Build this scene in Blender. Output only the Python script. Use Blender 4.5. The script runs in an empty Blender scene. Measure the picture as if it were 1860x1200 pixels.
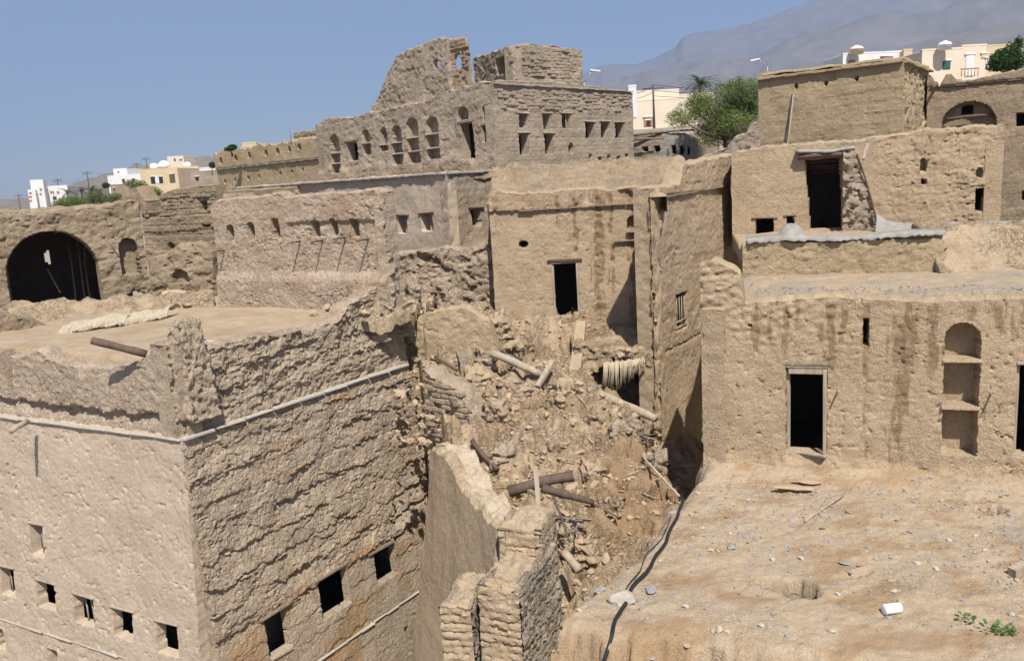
import bpy, bmesh, math, random
import numpy as np
from mathutils import Vector, Matrix, Euler
random.seed(7)
SC = bpy.context.scene
COL = SC.collection
# ------------------------------------------------------------------ camera
F_PX = 1520.0; PITCH = math.radians(-10.25); ROLL = math.radians(-3.4)
_f = np.array([0, math.cos(PITCH), math.sin(PITCH)]); _r0 = np.array([1., 0, 0]); _u0 = np.cross(_r0, _f)
_r = _r0 * math.cos(ROLL) + _u0 * math.sin(ROLL); _u = -_r0 * math.sin(ROLL) + _u0 * math.cos(ROLL)
cam_d = bpy.data.cameras.new("camera"); cam = bpy.data.objects.new("camera", cam_d); COL.objects.link(cam)
cam_d.sensor_width = 36; cam_d.lens = 36 * F_PX / 1860; cam_d.clip_start = .1; cam_d.clip_end = 40000
cam.matrix_world = Matrix(((_r[0], _u[0], -_f[0], 0), (_r[1], _u[1], -_f[1], 0), (_r[2], _u[2], -_f[2], 0), (0, 0, 0, 1)))
SC.camera = cam
SC.render.resolution_x = 1024; SC.render.resolution_y = 660
# ------------------------------------------------------------------ sky, sun, exposure
HAZE = 1.65e-4
SUN = Vector((.13, -.72, 1)).normalized()
el = math.asin(SUN.z); az = math.atan2(SUN.x, SUN.y)
W = bpy.data.worlds.new("World"); SC.world = W; W.use_nodes = True
nt = W.node_tree; nt.nodes.clear()
sky = nt.nodes.new('ShaderNodeTexSky'); sky.sky_type = 'NISHITA'; sky.sun_disc = False
sky.sun_elevation = el; sky.sun_rotation = az; sky.altitude = 600; sky.air_density = 1.0; sky.dust_density = .7; sky.ozone_density = 1.5
bg = nt.nodes.new('ShaderNodeBackground'); bg.inputs[1].default_value = .062
wo = nt.nodes.new('ShaderNodeOutputWorld'); nt.links.new(sky.outputs[0], bg.inputs[0]); nt.links.new(bg.outputs[0], wo.inputs[0])
sl = bpy.data.lights.new("sun", 'SUN'); sl.energy = 5.0; sl.angle = math.radians(.53); sl.color = (1, .955, .88)
so = bpy.data.objects.new("sun", sl); COL.objects.link(so); so.location = (20, -30, 60)
so.rotation_euler = SUN.to_track_quat('Z', 'Y').to_euler()
SC.view_settings.view_transform = 'Standard'; SC.view_settings.look = 'None'
SC.view_settings.exposure = 0.90; SC.view_settings.gamma = 1; SC.view_settings.use_curve_mapping = False
try: SC.cycles.volume_bounces = 1; SC.cycles.max_bounces = 6
except Exception: pass

# ------------------------------------------------------------------ picture-plan helpers
def ray(x, y): return _f + _r * (x - 930) / F_PX + _u * (600 - y) / F_PX
def at(x, y, Y): d = ray(x, y); return d * (Y / d[1])
def onz(x, y, z): d = ray(x, y); return d * (z / d[2])
def plan(x, y, Y): p = at(x, y, Y); return (p[0], p[1])
def proj(p): p = np.asarray(p, float); d = p @ _f; return (930 + F_PX * (p @ _r) / d, 600 - F_PX * (p @ _u) / d)

# ------------------------------------------------------------------ noise
def _hash(ix, iy, s):
    h = (ix.astype(np.int64) * 374761393 + iy.astype(np.int64) * 668265263 + s * 974634777) & 0xffffffff
    h = ((h ^ (h >> 13)) * 1274126177) & 0xffffffff
    h = ((h ^ (h >> 16)) * 2246822519) & 0xffffffff
    return ((h ^ (h >> 15)) & 0xffffff) / float(0x1000000)
def noise(x, y, s=0):
    x = np.asarray(x, float); y = np.asarray(y, float)
    ix = np.floor(x); iy = np.floor(y); fx = x - ix; fy = y - iy
    ux = fx * fx * fx * (fx * (fx * 6 - 15) + 10); uy = fy * fy * fy * (fy * (fy * 6 - 15) + 10)
    def g(dx, dy):
        a = _hash(ix + dx, iy + dy, s) * 6.28318; return np.cos(a) * (fx - dx) + np.sin(a) * (fy - dy)
    n0 = g(0, 0) * (1 - ux) + g(1, 0) * ux; n1 = g(0, 1) * (1 - ux) + g(1, 1) * ux
    return (n0 * (1 - uy) + n1 * uy) * 1.5
def fbm(x, y, o=4, s=0, gain=.5):
    t = 0; a = 1.; f = 1.
    for i in range(o): t = t + a * noise(x * f + i * 17.3, y * f - i * 9.1, s + i); a *= gain; f *= 2.03
    return t
def worley(x, y, s=0):
    x = np.asarray(x, float); y = np.asarray(y, float); ix = np.floor(x); iy = np.floor(y)
    f1 = np.full(x.shape, 9.); f2 = np.full(x.shape, 9.); cid = np.zeros(x.shape)
    for dx in (-1, 0, 1):
        for dy in (-1, 0, 1):
            cx = ix + dx; cy = iy + dy
            px = cx + _hash(cx, cy, s); py = cy + _hash(cx, cy, s + 51)
            d = np.hypot(px - x, py - y); m = d < f1
            f2 = np.where(m, f1, np.minimum(f2, d)); cid = np.where(m, _hash(cx, cy, s + 99), cid); f1 = np.where(m, d, f1)
    return f1, f2, cid
def sstep(a, b, x): t = np.clip((x - a) / (b - a), 0, 1); return t * t * (3 - 2 * t)

# ------------------------------------------------------------------ objects
WL = {}
def link(o, parent=None, loc=(0, 0, 0), rot=None, scl=None):
    COL.objects.link(o); l = Vector(loc); WL[o.name] = l
    o.location = l - (WL[parent.name] if parent else Vector((0, 0, 0)))
    if parent: o.parent = parent
    if rot is not None: o.rotation_euler = rot
    if scl is not None: o.scale = scl
    return o
def tag(o, label, cat, group=None):
    o["label"] = label; o["category"] = cat
    if group: o["group"] = group
    return o
def struct(o): o["kind"] = "structure"; return o
def thing(name, label, cat, loc, group=None):
    o = bpy.data.objects.new(name, None); o.empty_display_size = .3
    link(o, None, loc); return tag(o, label, cat, group)
def mk(name, verts, quads, mat, attrs=None, smooth=True, sharp=None):
    verts = np.asarray(verts, np.float32); quads = np.asarray(quads, np.int32)
    me = bpy.data.meshes.new(name); me.vertices.add(len(verts)); me.vertices.foreach_set("co", verts.ravel())
    n = len(quads); k = quads.shape[1]
    me.loops.add(n * k); me.loops.foreach_set("vertex_index", quads.ravel())
    me.polygons.add(n); me.polygons.foreach_set("loop_start", np.arange(0, n * k, k, dtype=np.int32))
    me.polygons.foreach_set("loop_total", np.full(n, k, np.int32))
    me.update(calc_edges=True)
    me.polygons.foreach_set("use_smooth", np.full(n, smooth))
    for an, av in (attrs or {}).items():
        a = me.attributes.new(an, 'FLOAT', 'POINT'); a.data.foreach_set("value", np.asarray(av, np.float32).ravel())
    if sharp: me.set_sharp_from_angle(angle=math.radians(sharp))
    if mat: me.materials.append(mat)
    return me
def pymesh(name, verts, faces, mat, smooth=False):
    me = bpy.data.meshes.new(name); me.from_pydata([tuple(v) for v in verts], [], faces); me.update()
    if smooth:
        for p in me.polygons: p.use_smooth = True
    if mat: me.materials.append(mat)
    return me
def obj(name, me, parent=None, loc=(0, 0, 0), rot=None, scl=None): return link(bpy.data.objects.new(name, me), parent, loc, rot, scl)

# ------------------------------------------------------------------ materials
def newmat(name):
    m = bpy.data.materials.new(name); m.use_nodes = True; t = m.node_tree; t.nodes.clear()
    o = t.nodes.new('ShaderNodeOutputMaterial'); b = t.nodes.new('ShaderNodeBsdfPrincipled')
    t.links.new(b.outputs[0], o.inputs[0]); b.inputs['Roughness'].default_value = .95
    b.inputs['Specular IOR Level'].default_value = .12
    return m, t, b
def nn(t, ty, **kw):
    n = t.nodes.new(ty)
    for k, v in kw.items(): setattr(n, k, v)
    return n
def mixc(t, fac, a, b, mode='MIX'):
    n = t.nodes.new('ShaderNodeMix'); n.data_type = 'RGBA'; n.blend_type = mode
    for sock, v in ((n.inputs[0], fac), (n.inputs[6], a), (n.inputs[7], b)):
        if isinstance(v, (int, float)): sock.default_value = v
        elif isinstance(v, tuple): sock.default_value = (*v, 1) if len(v) == 3 else v
        else: t.links.new(v, sock)
    return n.outputs[2]
def nmath(t, op, a, b=None, clamp=False):
    n = t.nodes.new('ShaderNodeMath'); n.operation = op; n.use_clamp = clamp
    for i, v in enumerate((a, b)):
        if v is None: continue
        if isinstance(v, (int, float)): n.inputs[i].default_value = v
        else: t.links.new(v, n.inputs[i])
    return n.outputs[0]
def ramp(t, v, a, b, lo=0., hi=1.):
    n = t.nodes.new('ShaderNodeMapRange'); t.links.new(v, n.inputs[0]); n.clamp = True
    for i, x in enumerate((a, b, lo, hi)): n.inputs[i + 1].default_value = x
    return n.outputs[0]
def tnoise(t, co, scale, detail=4, rough=.6, dist=0):
    n = t.nodes.new('ShaderNodeTexNoise'); n.inputs['Scale'].default_value = scale; n.inputs['Detail'].default_value = detail
    n.inputs['Roughness'].default_value = rough; n.inputs['Distortion'].default_value = dist; t.links.new(co, n.inputs['Vector']); return n.outputs[0]
def tvor(t, co, scale, feature='DISTANCE_TO_EDGE', rnd=1):
    n = t.nodes.new('ShaderNodeTexVoronoi'); n.feature = feature; n.inputs['Scale'].default_value = scale
    n.inputs['Randomness'].default_value = rnd; t.links.new(co, n.inputs['Vector']); return n.outputs['Distance']
def position(t, scale=(1, 1, 1)):
    g = t.nodes.new('ShaderNodeNewGeometry'); m = t.nodes.new('ShaderNodeMapping'); m.inputs['Scale'].default_value = scale
    t.links.new(g.outputs['Position'], m.inputs['Vector']); return m.outputs[0]
def mud(name, c1, c2, c3, bare=(.36, .22, .11), stain=(.17, .10, .05), bump=.5, crack=.5, fine=28., strata=0.):
    """weathered earth render: three tones, straw speckle, cracked skin; 'peel' shows fresher earth, 'stain' rain streaks"""
    m, t, b = newmat(name); co = position(t)
    n1 = tnoise(t, co, .45, 5, .6, .4); n2 = tnoise(t, co, 3.2, 6, .65, .3); n3 = tnoise(t, co, fine, 4, .7)
    c = mixc(t, ramp(t, n1, .36, .64), c1, c2); c = mixc(t, ramp(t, n2, .42, .72, 0, .8), c, c3)
    sp = ramp(t, n3, .32, .7); c = mixc(t, .55, c, mixc(t, sp, (.52, .5, .48), (1.3, 1.3, 1.3)), 'MULTIPLY')
    st = position(t, (1, 1, 3.5)); n4 = tnoise(t, st, 1.7, 5, .7)
    c = mixc(t, ramp(t, n4, .5, .75, 0, .35), c, tuple(v * .72 for v in c1))
    ap = nn(t, 'ShaderNodeAttribute', attribute_name='peel'); as_ = nn(t, 'ShaderNodeAttribute', attribute_name='stain')
    c = mixc(t, nmath(t, 'MULTIPLY', ap.outputs['Fac'], .75), c, mixc(t, sp, tuple(v * .75 for v in bare), bare))
    ns = tnoise(t, position(t, (9, 9, .8)), 1.6, 5, .7); sv_ = nmath(t, 'ADD', as_.outputs['Fac'], nmath(t, 'MULTIPLY', nmath(t, 'SUBTRACT', ns, .5), 1.5))
    gate = ramp(t, as_.outputs['Fac'], .04, .2); c = mixc(t, nmath(t, 'MULTIPLY', nmath(t, 'MULTIPLY', ramp(t, sv_, .22, .62, 0, .72), gate), ramp(t, n3, .3, .65, .6, 1.)), c, stain)
    t.links.new(c, b.inputs['Base Color'])
    wc = nn(t, 'ShaderNodeVectorMath', operation='ADD'); nv = nn(t, 'ShaderNodeTexNoise'); nv.inputs['Scale'].default_value = 3; t.links.new(co, nv.inputs['Vector'])
    sv = nn(t, 'ShaderNodeVectorMath', operation='SCALE'); sv.inputs['Scale'].default_value = .35; t.links.new(nv.outputs['Color'], sv.inputs[0])
    t.links.new(co, wc.inputs[0]); t.links.new(sv.outputs[0], wc.inputs[1])
    ck = ramp(t, tvor(t, wc.outputs[0], 2.6), 0, .05, 0, 1); ck2 = ramp(t, tvor(t, wc.outputs[0], 8.), 0, .12, 0, 1)
    n5 = tnoise(t, co, 11., 5, .7); h = nmath(t, 'ADD', nmath(t, 'MULTIPLY', n3, .8), nmath(t, 'ADD', nmath(t, 'MULTIPLY', n2, .25), nmath(t, 'MULTIPLY', n5, .9)))
    def crev(scale, w, k):
        v = nmath(t, 'ABSOLUTE', nmath(t, 'SUBTRACT', tnoise(t, co, scale, 3, .6, .6), .5)); return nmath(t, 'MULTIPLY', ramp(t, v, 0, w, -1, 0), k)
    msk = ramp(t, tnoise(t, co, 1.3, 3, .6), .42, .62)
    h = nmath(t, 'ADD', h, nmath(t, 'MULTIPLY', nmath(t, 'ADD', crev(3.1, .022, 1.3), crev(8.3, .035, .8)), msk))
    h = nmath(t, 'ADD', h, nmath(t, 'MULTIPLY', ck, crack * .55)); h = nmath(t, 'ADD', h, nmath(t, 'MULTIPLY', ck2, crack * .25))
    h = nmath(t, 'ADD', h, nmath(t, 'MULTIPLY', tnoise(t, co, 90, 3, .7), .22))
    if strata: h = nmath(t, 'ADD', h, nmath(t, 'MULTIPLY', tnoise(t, position(t, (.6, .6, 5.)), 2.2, 4, .6), strata))
    bp = t.nodes.new('ShaderNodeBump'); bp.inputs['Strength'].default_value = bump; bp.inputs['Distance'].default_value = .06
    t.links.new(h, bp.inputs['Height']); t.links.new(bp.outputs[0], b.inputs['Normal'])
    return m
def simple(name, c1, c2=None, scale=6., rough=.8, bump=.2, spec=.2, stretch=(1, 1, 1), detail=5, obco=False, metal=0):
    m, t, b = newmat(name)
    if obco:
        tc = t.nodes.new('ShaderNodeTexCoord'); mp = t.nodes.new('ShaderNodeMapping'); mp.inputs['Scale'].default_value = stretch
        t.links.new(tc.outputs['Object'], mp.inputs[0]); co = mp.outputs[0]
    else: co = position(t, stretch)
    n = tnoise(t, co, scale, detail, .65); c = mixc(t, ramp(t, n, .32, .68), c1, c2 or tuple(v * .75 for v in c1))
    t.links.new(c, b.inputs['Base Color']); b.inputs['Roughness'].default_value = rough; b.inputs['Specular IOR Level'].default_value = spec; b.inputs['Metallic'].default_value = metal
    if bump:
        bp = t.nodes.new('ShaderNodeBump'); bp.inputs['Strength'].default_value = bump; bp.inputs['Distance'].default_value = .02
        t.links.new(n, bp.inputs['Height']); t.links.new(bp.outputs[0], b.inputs['Normal'])
    return m
M = {}
M['pale'] = mud('earth_render_pale', (0.475, 0.38, 0.285), (0.43, 0.34, 0.25), (.525, .425, .325), crack=.2, bump=.32)
M['rough'] = mud('earth_render_slumped', (0.445, 0.352, 0.255), (0.385, 0.302, 0.218), (0.49, 0.39, 0.285), bare=(.43, .265, .14), crack=.9, bump=.75)
M['rose'] = mud('earth_render_rosy', (0.45, 0.355, 0.265), (0.4, 0.315, 0.23), (0.49, 0.39, 0.295), bare=(.46, .29, .2), crack=1.0, bump=.7)
M['tan'] = mud('earth_render_tan', (0.425, 0.32, 0.21), (0.385, 0.29, 0.188), (0.465, 0.355, 0.24), crack=.35, bump=.55)
M['straw'] = mud('earth_render_straw', (0.4, 0.305, 0.19), (0.355, 0.27, 0.165), (0.44, 0.34, 0.22), crack=.45, bump=.6, strata=.6)
M['grey'] = mud('earth_render_grey', (0.385, 0.31, 0.235), (0.335, 0.27, 0.2), (0.43, 0.35, 0.27), crack=.5, bump=.7, strata=.3)
M['brown'] = mud('earth_render_brown', (0.34, 0.26, 0.175), (0.295, 0.225, 0.15), (0.385, 0.3, 0.205), crack=.5, bump=.7, strata=.4)
M['dirt'] = mud('loose_dirt', (0.42, 0.32, 0.215), (0.37, 0.28, 0.185), (0.455, 0.355, 0.245), bare=(.34, .215, .115), stain=(.30, .255, .205), crack=.12, bump=.5, fine=36)
M['rubble'] = mud('rubble_earth', (0.43, 0.325, 0.215), (0.375, 0.28, 0.18), (0.475, 0.365, 0.25), bare=(.30, .185, .095), crack=.2, bump=.9, fine=18)
M['stonewall'] = mud('stone_and_mud', (.42, .34, .25), (.33, .285, .225), (.47, .385, .28), crack=.8, bump=.9)
M['cream_earth'] = mud('pale_fine_plaster', (0.455, 0.365, 0.26), (0.42, 0.335, 0.235), (0.485, 0.395, 0.285), crack=.15, bump=.35)
M['inner_shade'] = mud('earth_with_painted_shade', (0.14, 0.11, 0.085), (0.11, 0.09, 0.07), (0.16, 0.13, 0.1))  # darkness of the interiors painted into the earth colour
M['slate'] = simple('ledge_stone', (.46, .41, .34), (.33, .295, .245), 9, .9, .35)
M['cement'] = simple('cement_render', (.32, .295, .26), (.22, .2, .175), 5, .95, .6, detail=9)
M['wood'] = simple('weathered_wood', (.27, .21, .15), (.15, .11, .08), 9, .85, .5, stretch=(1, 1, .12), obco=True)
M['woodpale'] = simple('sun_bleached_wood', (.42, .35, .26), (.27, .21, .15), 9, .85, .4, stretch=(1, 1, .12), obco=True)
M['wooddark'] = simple('dark_old_wood', (.14, .095, .07), (.085, .06, .045), 9, .85, .4, stretch=(1, 1, .12), obco=True)
M['reed'] = simple('dry_reed', (.50, .42, .29), (.34, .27, .18), 12, .8, .2)
M['reeddark'] = simple('old_reed', (.24, .19, .14), (.15, .12, .09), 12, .85, .2)
M['stone'] = simple('field_stone', (.33, .30, .27), (.22, .205, .19), 6, .9, .5, obco=True)
M['stonewarm'] = simple('mud_clod', (.42, .315, .21), (.34, .25, .165), 5, .95, .7, obco=True)
M['stonewhite'] = simple('pale_limestone', (.44, .39, .32), (.36, .315, .26), 6, .9, .4, obco=True)
M['white'] = simple('whitewash', (.68, .665, .64), (.58, .565, .54), 1.2, .7, .05)
M['cream'] = simple('cream_render', (.66, .55, .43), (.60, .495, .385), .8, .85, .05)
M['ochre'] = simple('ochre_render', (.58, .45, .29), (.50, .39, .25), .8, .85, .05)
M['dark'] = simple('dark_glass', (.02, .022, .025), (.03, .03, .03), 2, .3, 0, .4)
M['green'] = simple('green_shutter', (.045, .11, .085), None, 3, .6, 0)
M['cable'] = simple('black_cable', (.018, .018, .019), None, 20, .5, .1, .4)
M['pole'] = simple('utility_pole_wood', (.10, .085, .07), None, 5, .9, .1)
M['plastic'] = simple('white_plastic', (.82, .82, .82), (.74, .74, .75), 2, .45, 0, .4)
M['tankcream'] = simple('cream_plastic', (.72, .62, .43), (.65, .55, .38), 2, .5, 0, .4)
M['metal'] = simple('galvanised_metal', (.45, .46, .48), None, 8, .4, .1, .5, metal=.6)
M['matting'] = simple('palm_matting', (.47, .40, .30), (.33, .27, .19), 14, .9, .5)
M['rust'] = simple('pinkish_paint', (.42, .2, .15), None, 6, .8, .1)
# ------------------------------------------------------------------ wall engine
class WP:
    """vertical wall plane from A (left) to B (right) seen from the front"""
    def __init__(s, A, B, zt=0., batter=0.):
        s.A = np.array(A[:2], float); s.B = np.array(B[:2], float); v = s.B - s.A; s.L = float(np.hypot(*v)); s.d = v / s.L
        s.n = np.array([s.d[1], -s.d[0]]); s.zt = zt; s.bt = batter; s.ang = math.atan2(s.d[1], s.d[0])
    def uz(s, x, y):
        r = ray(x, y); den = r[:2] @ s.n + s.bt * r[2]; t = (s.A @ s.n + s.bt * s.zt) / den; p = r * t
        return float((p[:2] - s.A) @ s.d), float(p[2])
    def pt(s, u, z, off=0.):
        p = s.A + s.d * u + s.n * (off + s.bt * (s.zt - z)); return Vector((p[0], p[1], z))
    def rect(s, x0, y0, x1, y1, depth=.4, through=True, k='rect', **kw):
        xm, ym = (x0 + x1) / 2, (y0 + y1) / 2
        return dict(k=k, u0=s.uz(x0, ym)[0], u1=s.uz(x1, ym)[0], z1=s.uz(xm, y0)[1], z0=s.uz(xm, y1)[1], depth=depth, through=through, **kw)
    def arch(s, x0, y0, x1, y1, depth=.3, through=False, **kw): return s.rect(x0, y0, x1, y1, depth, through, 'arch', **kw)
    def oval(s, x0, y0, x1, y1, depth=.3, through=True, **kw): return s.rect(x0, y0, x1, y1, depth, through, 'oval', **kw)
    def prof(s, pts): return [s.uz(*p) for p in pts]
def sdf(o, U, Z):
    uc = (o['u0'] + o['u1']) / 2; w = (o['u1'] - o['u0']) / 2; zc = (o['z0'] + o['z1']) / 2; h = (o['z1'] - o['z0']) / 2
    U = U - o.get('lean', 0) * (Z - zc)
    j = o.get('j', .018); nz = j * noise(U * 6, Z * 6, 5)
    if o['k'] == 'rect': return np.maximum(np.abs(U - uc) - w, np.abs(Z - zc) - h) + nz
    if o['k'] == 'oval': return (np.hypot((U - uc) / w, (Z - zc) / h) - 1) * min(w, h) + nz
    zs = o['z1'] - w * o.get('rise', 1.)
    up = np.hypot(U - uc, (Z - zs) / o.get('rise', 1.)) - w
    return np.where(Z > zs, up, np.maximum(np.abs(U - uc) - w, o['z0'] - Z)) + nz
def relief(U, Z, s, und=.03, course=0., ch=.4, lip=.5, lump=0., ls=.2, pit=0., ps=3., pt=.25, crack=0., cs=.9, brick=0., bw=.36, bh=.15, fine=.012, tilt=0., scal=.18, peel=0., chip=.009, plate=0., pls=.5, crev=.016, crs=1., course2=0., ct=.28):
    d = und * 1.6 * fbm(U * .55, Z * .55, 3, s) + fine * fbm(U * 7, Z * 7, 3, s + 3); pe = np.zeros(U.shape)
    if plate:
        wu = U + .10 * fbm(U * 4, Z * 4, 3, s + 51); wz = Z + .08 * fbm(U * 4 + 7, Z * 4, 3, s + 52); f1, f2, c = worley(wu / pls, wz / (pls * .62), s + 53)
        d = d + plate * (c - .5) - plate * .5 * np.exp(-((f2 - f1) / .045) ** 2)
    if crev:
        mk_ = sstep(-.15, .3, fbm(U * .9 * crs, Z * .9 * crs, 2, s + 56)); n1_ = np.abs(fbm(U * 1.5 * crs, Z * 2.4 * crs, 3, s + 54)); n2_ = np.abs(fbm(U * 4.2 * crs, Z * 5.5 * crs, 2, s + 55))
        d = d - crev * 1.6 * mk_ * sstep(.06, .0, n1_) - crev * mk_ * sstep(.10, .0, n2_)
    if course2:
        zz = (Z + .03 * fbm(U * .8, Z * .5, 2, s + 57)) / (ch * .31) + .25 * fbm(U * 3., Z * .6, 3, s + 58); k = np.floor(zz); fr = zz - k
        d = d + course2 * np.clip(.4 + fbm(U * 1.2 + k * 3.1, k * 1.7, 3, s + 59), 0, 1.2) * (np.where(fr < .1, fr / .1, 1 - fr * .6) - .5)
    if chip: d = d - chip * sstep(ct, ct + (.22 if ct < .4 else .1), fbm(U * (3.6 if ct < .4 else 7.5), Z * (6.5 if ct < .4 else 5.), 4, s + 41, .6) - (0 if ct < .4 else .5 * sstep(.35, -.25, fbm(U * .8, Z * .9, 3, s + 43)))) - min(chip, .015) * .6 * sstep(.3, .45, fbm(U * 9, Z * 12, 2, s + 42))
    if course:
        zz = (Z + tilt * U + .12 * fbm(U * .3, Z * .3, 3, s + 7)) / ch
        zz = zz + scal * fbm(U * 2.2, np.floor(zz) * 3.7, 3, s + 8); k = np.floor(zz); fr = zz - k
        amp = np.clip(.5 + 1.3 * fbm(U * .55 + k * 5.3, k * 2.1, 3, s + 9), 0, 1.6)
        amp = amp * (.5 + .5 * sstep(-.25, .25, fbm(U * .33 + 3, Z * .42, 3, s + 10)))
        prof = np.where(fr < .06, fr / .06, (1 - fr) ** lip); d = d + course * amp * (prof - .5)
        pe = np.maximum(pe, peel * amp * sstep(.5, .05, fr) * sstep(-.1, .5, fbm(U * .5, Z * .6, 2, s + 31)))
    if lump:
        wx = U + .05 * fbm(U * 5, Z * 5, 2, s + 11); wy = Z + .05 * fbm(U * 5 + 9, Z * 5, 2, s + 12)
        f1, f2, c = worley(wx / ls, wy / (ls * .75), s + 13); d = d + lump * ((.6 - f1) * .45 + (c - .5) * .8)
        f1, f2, c = worley(wx / ls * 2.3, wy / ls * 2.6, s + 14); d = d + lump * .3 * ((.6 - f1) + (c - .5))
    if brick:
        r = np.floor(Z / bh); uu = U / bw + .5 * (r % 2) + .15 * noise(r * 7.1, r, s) + .1 * noise(U * 2, Z * 2, s)
        zz = Z / bh + .12 * noise(U * 1.5, Z, s + 2); fu = uu - np.floor(uu); fz = zz - np.floor(zz)
        e = np.minimum(np.minimum(fu, 1 - fu) * bw, np.minimum(fz, 1 - fz) * bh)
        d = d + brick * (sstep(.0, .03, e) - .6 + .5 * (_hash(np.floor(uu), np.floor(zz), s + 4) - .5))
    if pit: d = d - pit * sstep(pt, pt + .3, fbm(U * ps, Z * ps * 1.3, 4, s + 21))
    if crack:
        f1, f2, c = worley((U + .15 * fbm(U * 3, Z * 3, 2, s)) / cs, (Z + .15 * fbm(U * 3 + 5, Z * 3, 2, s)) / cs, s + 23); d = d - crack * np.exp(-((f2 - f1) / .06) ** 2) + crack * .5 * (c - .5)
    return d, pe
def wall(parent, name, wp, z0, top, mat, res=.05, thick=.45, ops=(), rel=None, seed=0, back='none', ragged=.06, flare=0., post=None, ends=True, sharp=50, capn=4, off=0., room=3.2):
    L = wp.L; nu = max(2, int(L / res) + 1)
    us = np.linspace(0, L, nu)
    if isinstance(top, (int, float)): tz = np.full(nu, float(top))
    else:
        pts = sorted(top); tz = np.interp(us, [p[0] for p in pts], [p[1] for p in pts])
    tz = tz + ragged * fbm(us * 1.3, us * 0 + seed * 3.1, 4, seed + 60) + ragged * .5 * np.sign(noise(us * 3.1, us * 0, seed + 61)) * np.abs(noise(us * 1.9, us * 0, seed + 62))
    zmax = tz.max(); nv = max(2, int((zmax - z0) / res) + 1); zs = np.linspace(z0, zmax, nv)
    U, Z = np.meshgrid(us, zs); Z = np.minimum(Z, tz[None, :]); Z0 = Z.copy()
    ins = np.zeros(U.shape, bool); dep = np.zeros(U.shape); hole = np.zeros(U.shape, bool)
    for o in ops:
        s0 = sdf(o, U, Z); e = .004; gx = (sdf(o, U + e, Z) - s0) / e; gz = (sdf(o, U, Z + e) - s0) / e
        gl = np.maximum(np.hypot(gx, gz), .3); m = (np.abs(s0) < res * .52) & (Z < tz[None, :] - .01)
        U = np.where(m, U - gx / gl ** 2 * s0, U); Z = np.where(m, np.clip(Z - gz / gl ** 2 * s0, z0, tz[None, :]), Z)
        i = (s0 < 0) & ~m; dep = np.where(i, np.maximum(dep, o['depth']), dep); ins |= i
        if o['through']: hole |= i
    d, pe = relief(U, Z, seed, **(rel or {})); st = np.zeros(U.shape)
    if post: d, pe, st = post(U, Z, d, pe, st)
    d = np.where(ins, .25 * d - dep, d); pe = np.where(ins, 0, pe)
    uf = U + flare * (wp.zt - Z) * (U / L) ** 4
    bt = wp.bt * (wp.zt - Z) + off
    X = wp.A[0] + wp.d[0] * uf + wp.n[0] * (d + bt); Y = wp.A[1] + wp.d[1] * uf + wp.n[1] * (d + bt)
    V = [np.stack([X, Y, Z], -1).reshape(-1, 3)]; id_ = np.arange(nu * nv).reshape(nv, nu)
    q = np.stack([id_[:-1, :-1], id_[:-1, 1:], id_[1:, 1:], id_[1:, :-1]], -1)
    def corner(a): return a[:-1, :-1], a[:-1, 1:], a[1:, 1:], a[1:, :-1]
    hh = corner(hole); allh = hh[0] & hh[1] & hh[2] & hh[3]
    zc = corner(Z0); coll = (np.abs(zc[3] - zc[0]) < 1e-6) & (np.abs(zc[2] - zc[1]) < 1e-6)
    Q = [q[~(allh | coll)]]; n0 = nu * nv
    peA = [pe.ravel()]; stA = [st.ravel()]
    # top cap, rounded and crumbling
    prev = id_[-1]; bx = bt[-1]
    for k in range(1, capn + 1):
        f = k / capn; zz = tz + np.clip(np.minimum(us, L - us) / .3, 0, 1) * (.07 * math.sin(f * math.pi) + .05 * noise(us * 5, us * 0 + f * 3.3, seed + 70 + k)) * (1 if k < capn else 0)
        o_ = d[-1] * (1 - f) - thick * f + bx
        V.append(np.stack([wp.A[0] + wp.d[0] * uf[-1] + wp.n[0] * o_, wp.A[1] + wp.d[1] * uf[-1] + wp.n[1] * o_, zz], -1))
        cur = np.arange(n0, n0 + nu); n0 += nu; Q.append(np.stack([prev[:-1], prev[1:], cur[1:], cur[:-1]], -1)); prev = cur
        peA.append(np.full(nu, .15)); stA.append(np.zeros(nu))
    if back == 'full':
        b_ = -thick + bt + .5 * np.where(ins, 0, d)
        V.append(np.stack([wp.A[0] + wp.d[0] * uf + wp.n[0] * b_, wp.A[1] + wp.d[1] * uf + wp.n[1] * b_, Z], -1).reshape(-1, 3))
        Q.append((q[~(allh | coll)] + n0)[:, ::-1]); bid = id_ + n0; n0 += nu * nv; peA.append(pe.ravel() * 0); stA.append(pe.ravel() * 0)
        Q.append(np.stack([prev[:-1], prev[1:], bid[-1][1:], bid[-1][:-1]], -1))
        if ends:
            for c in (0, nu - 1): Q.append(np.stack([id_[:-1, c], id_[1:, c], bid[1:, c], bid[:-1, c]], -1))
    else:
        zb = np.maximum(z0, tz - (.5 if back == 'none' else 99))
        o_ = -thick + bx; V.append(np.stack([wp.A[0] + wp.d[0] * uf[-1] + wp.n[0] * o_, wp.A[1] + wp.d[1] * uf[-1] + wp.n[1] * o_, zb], -1))
        cur = np.arange(n0, n0 + nu); n0 += nu; Q.append(np.stack([prev[:-1], prev[1:], cur[1:], cur[:-1]], -1)); peA.append(np.zeros(nu)); stA.append(np.zeros(nu))
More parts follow.
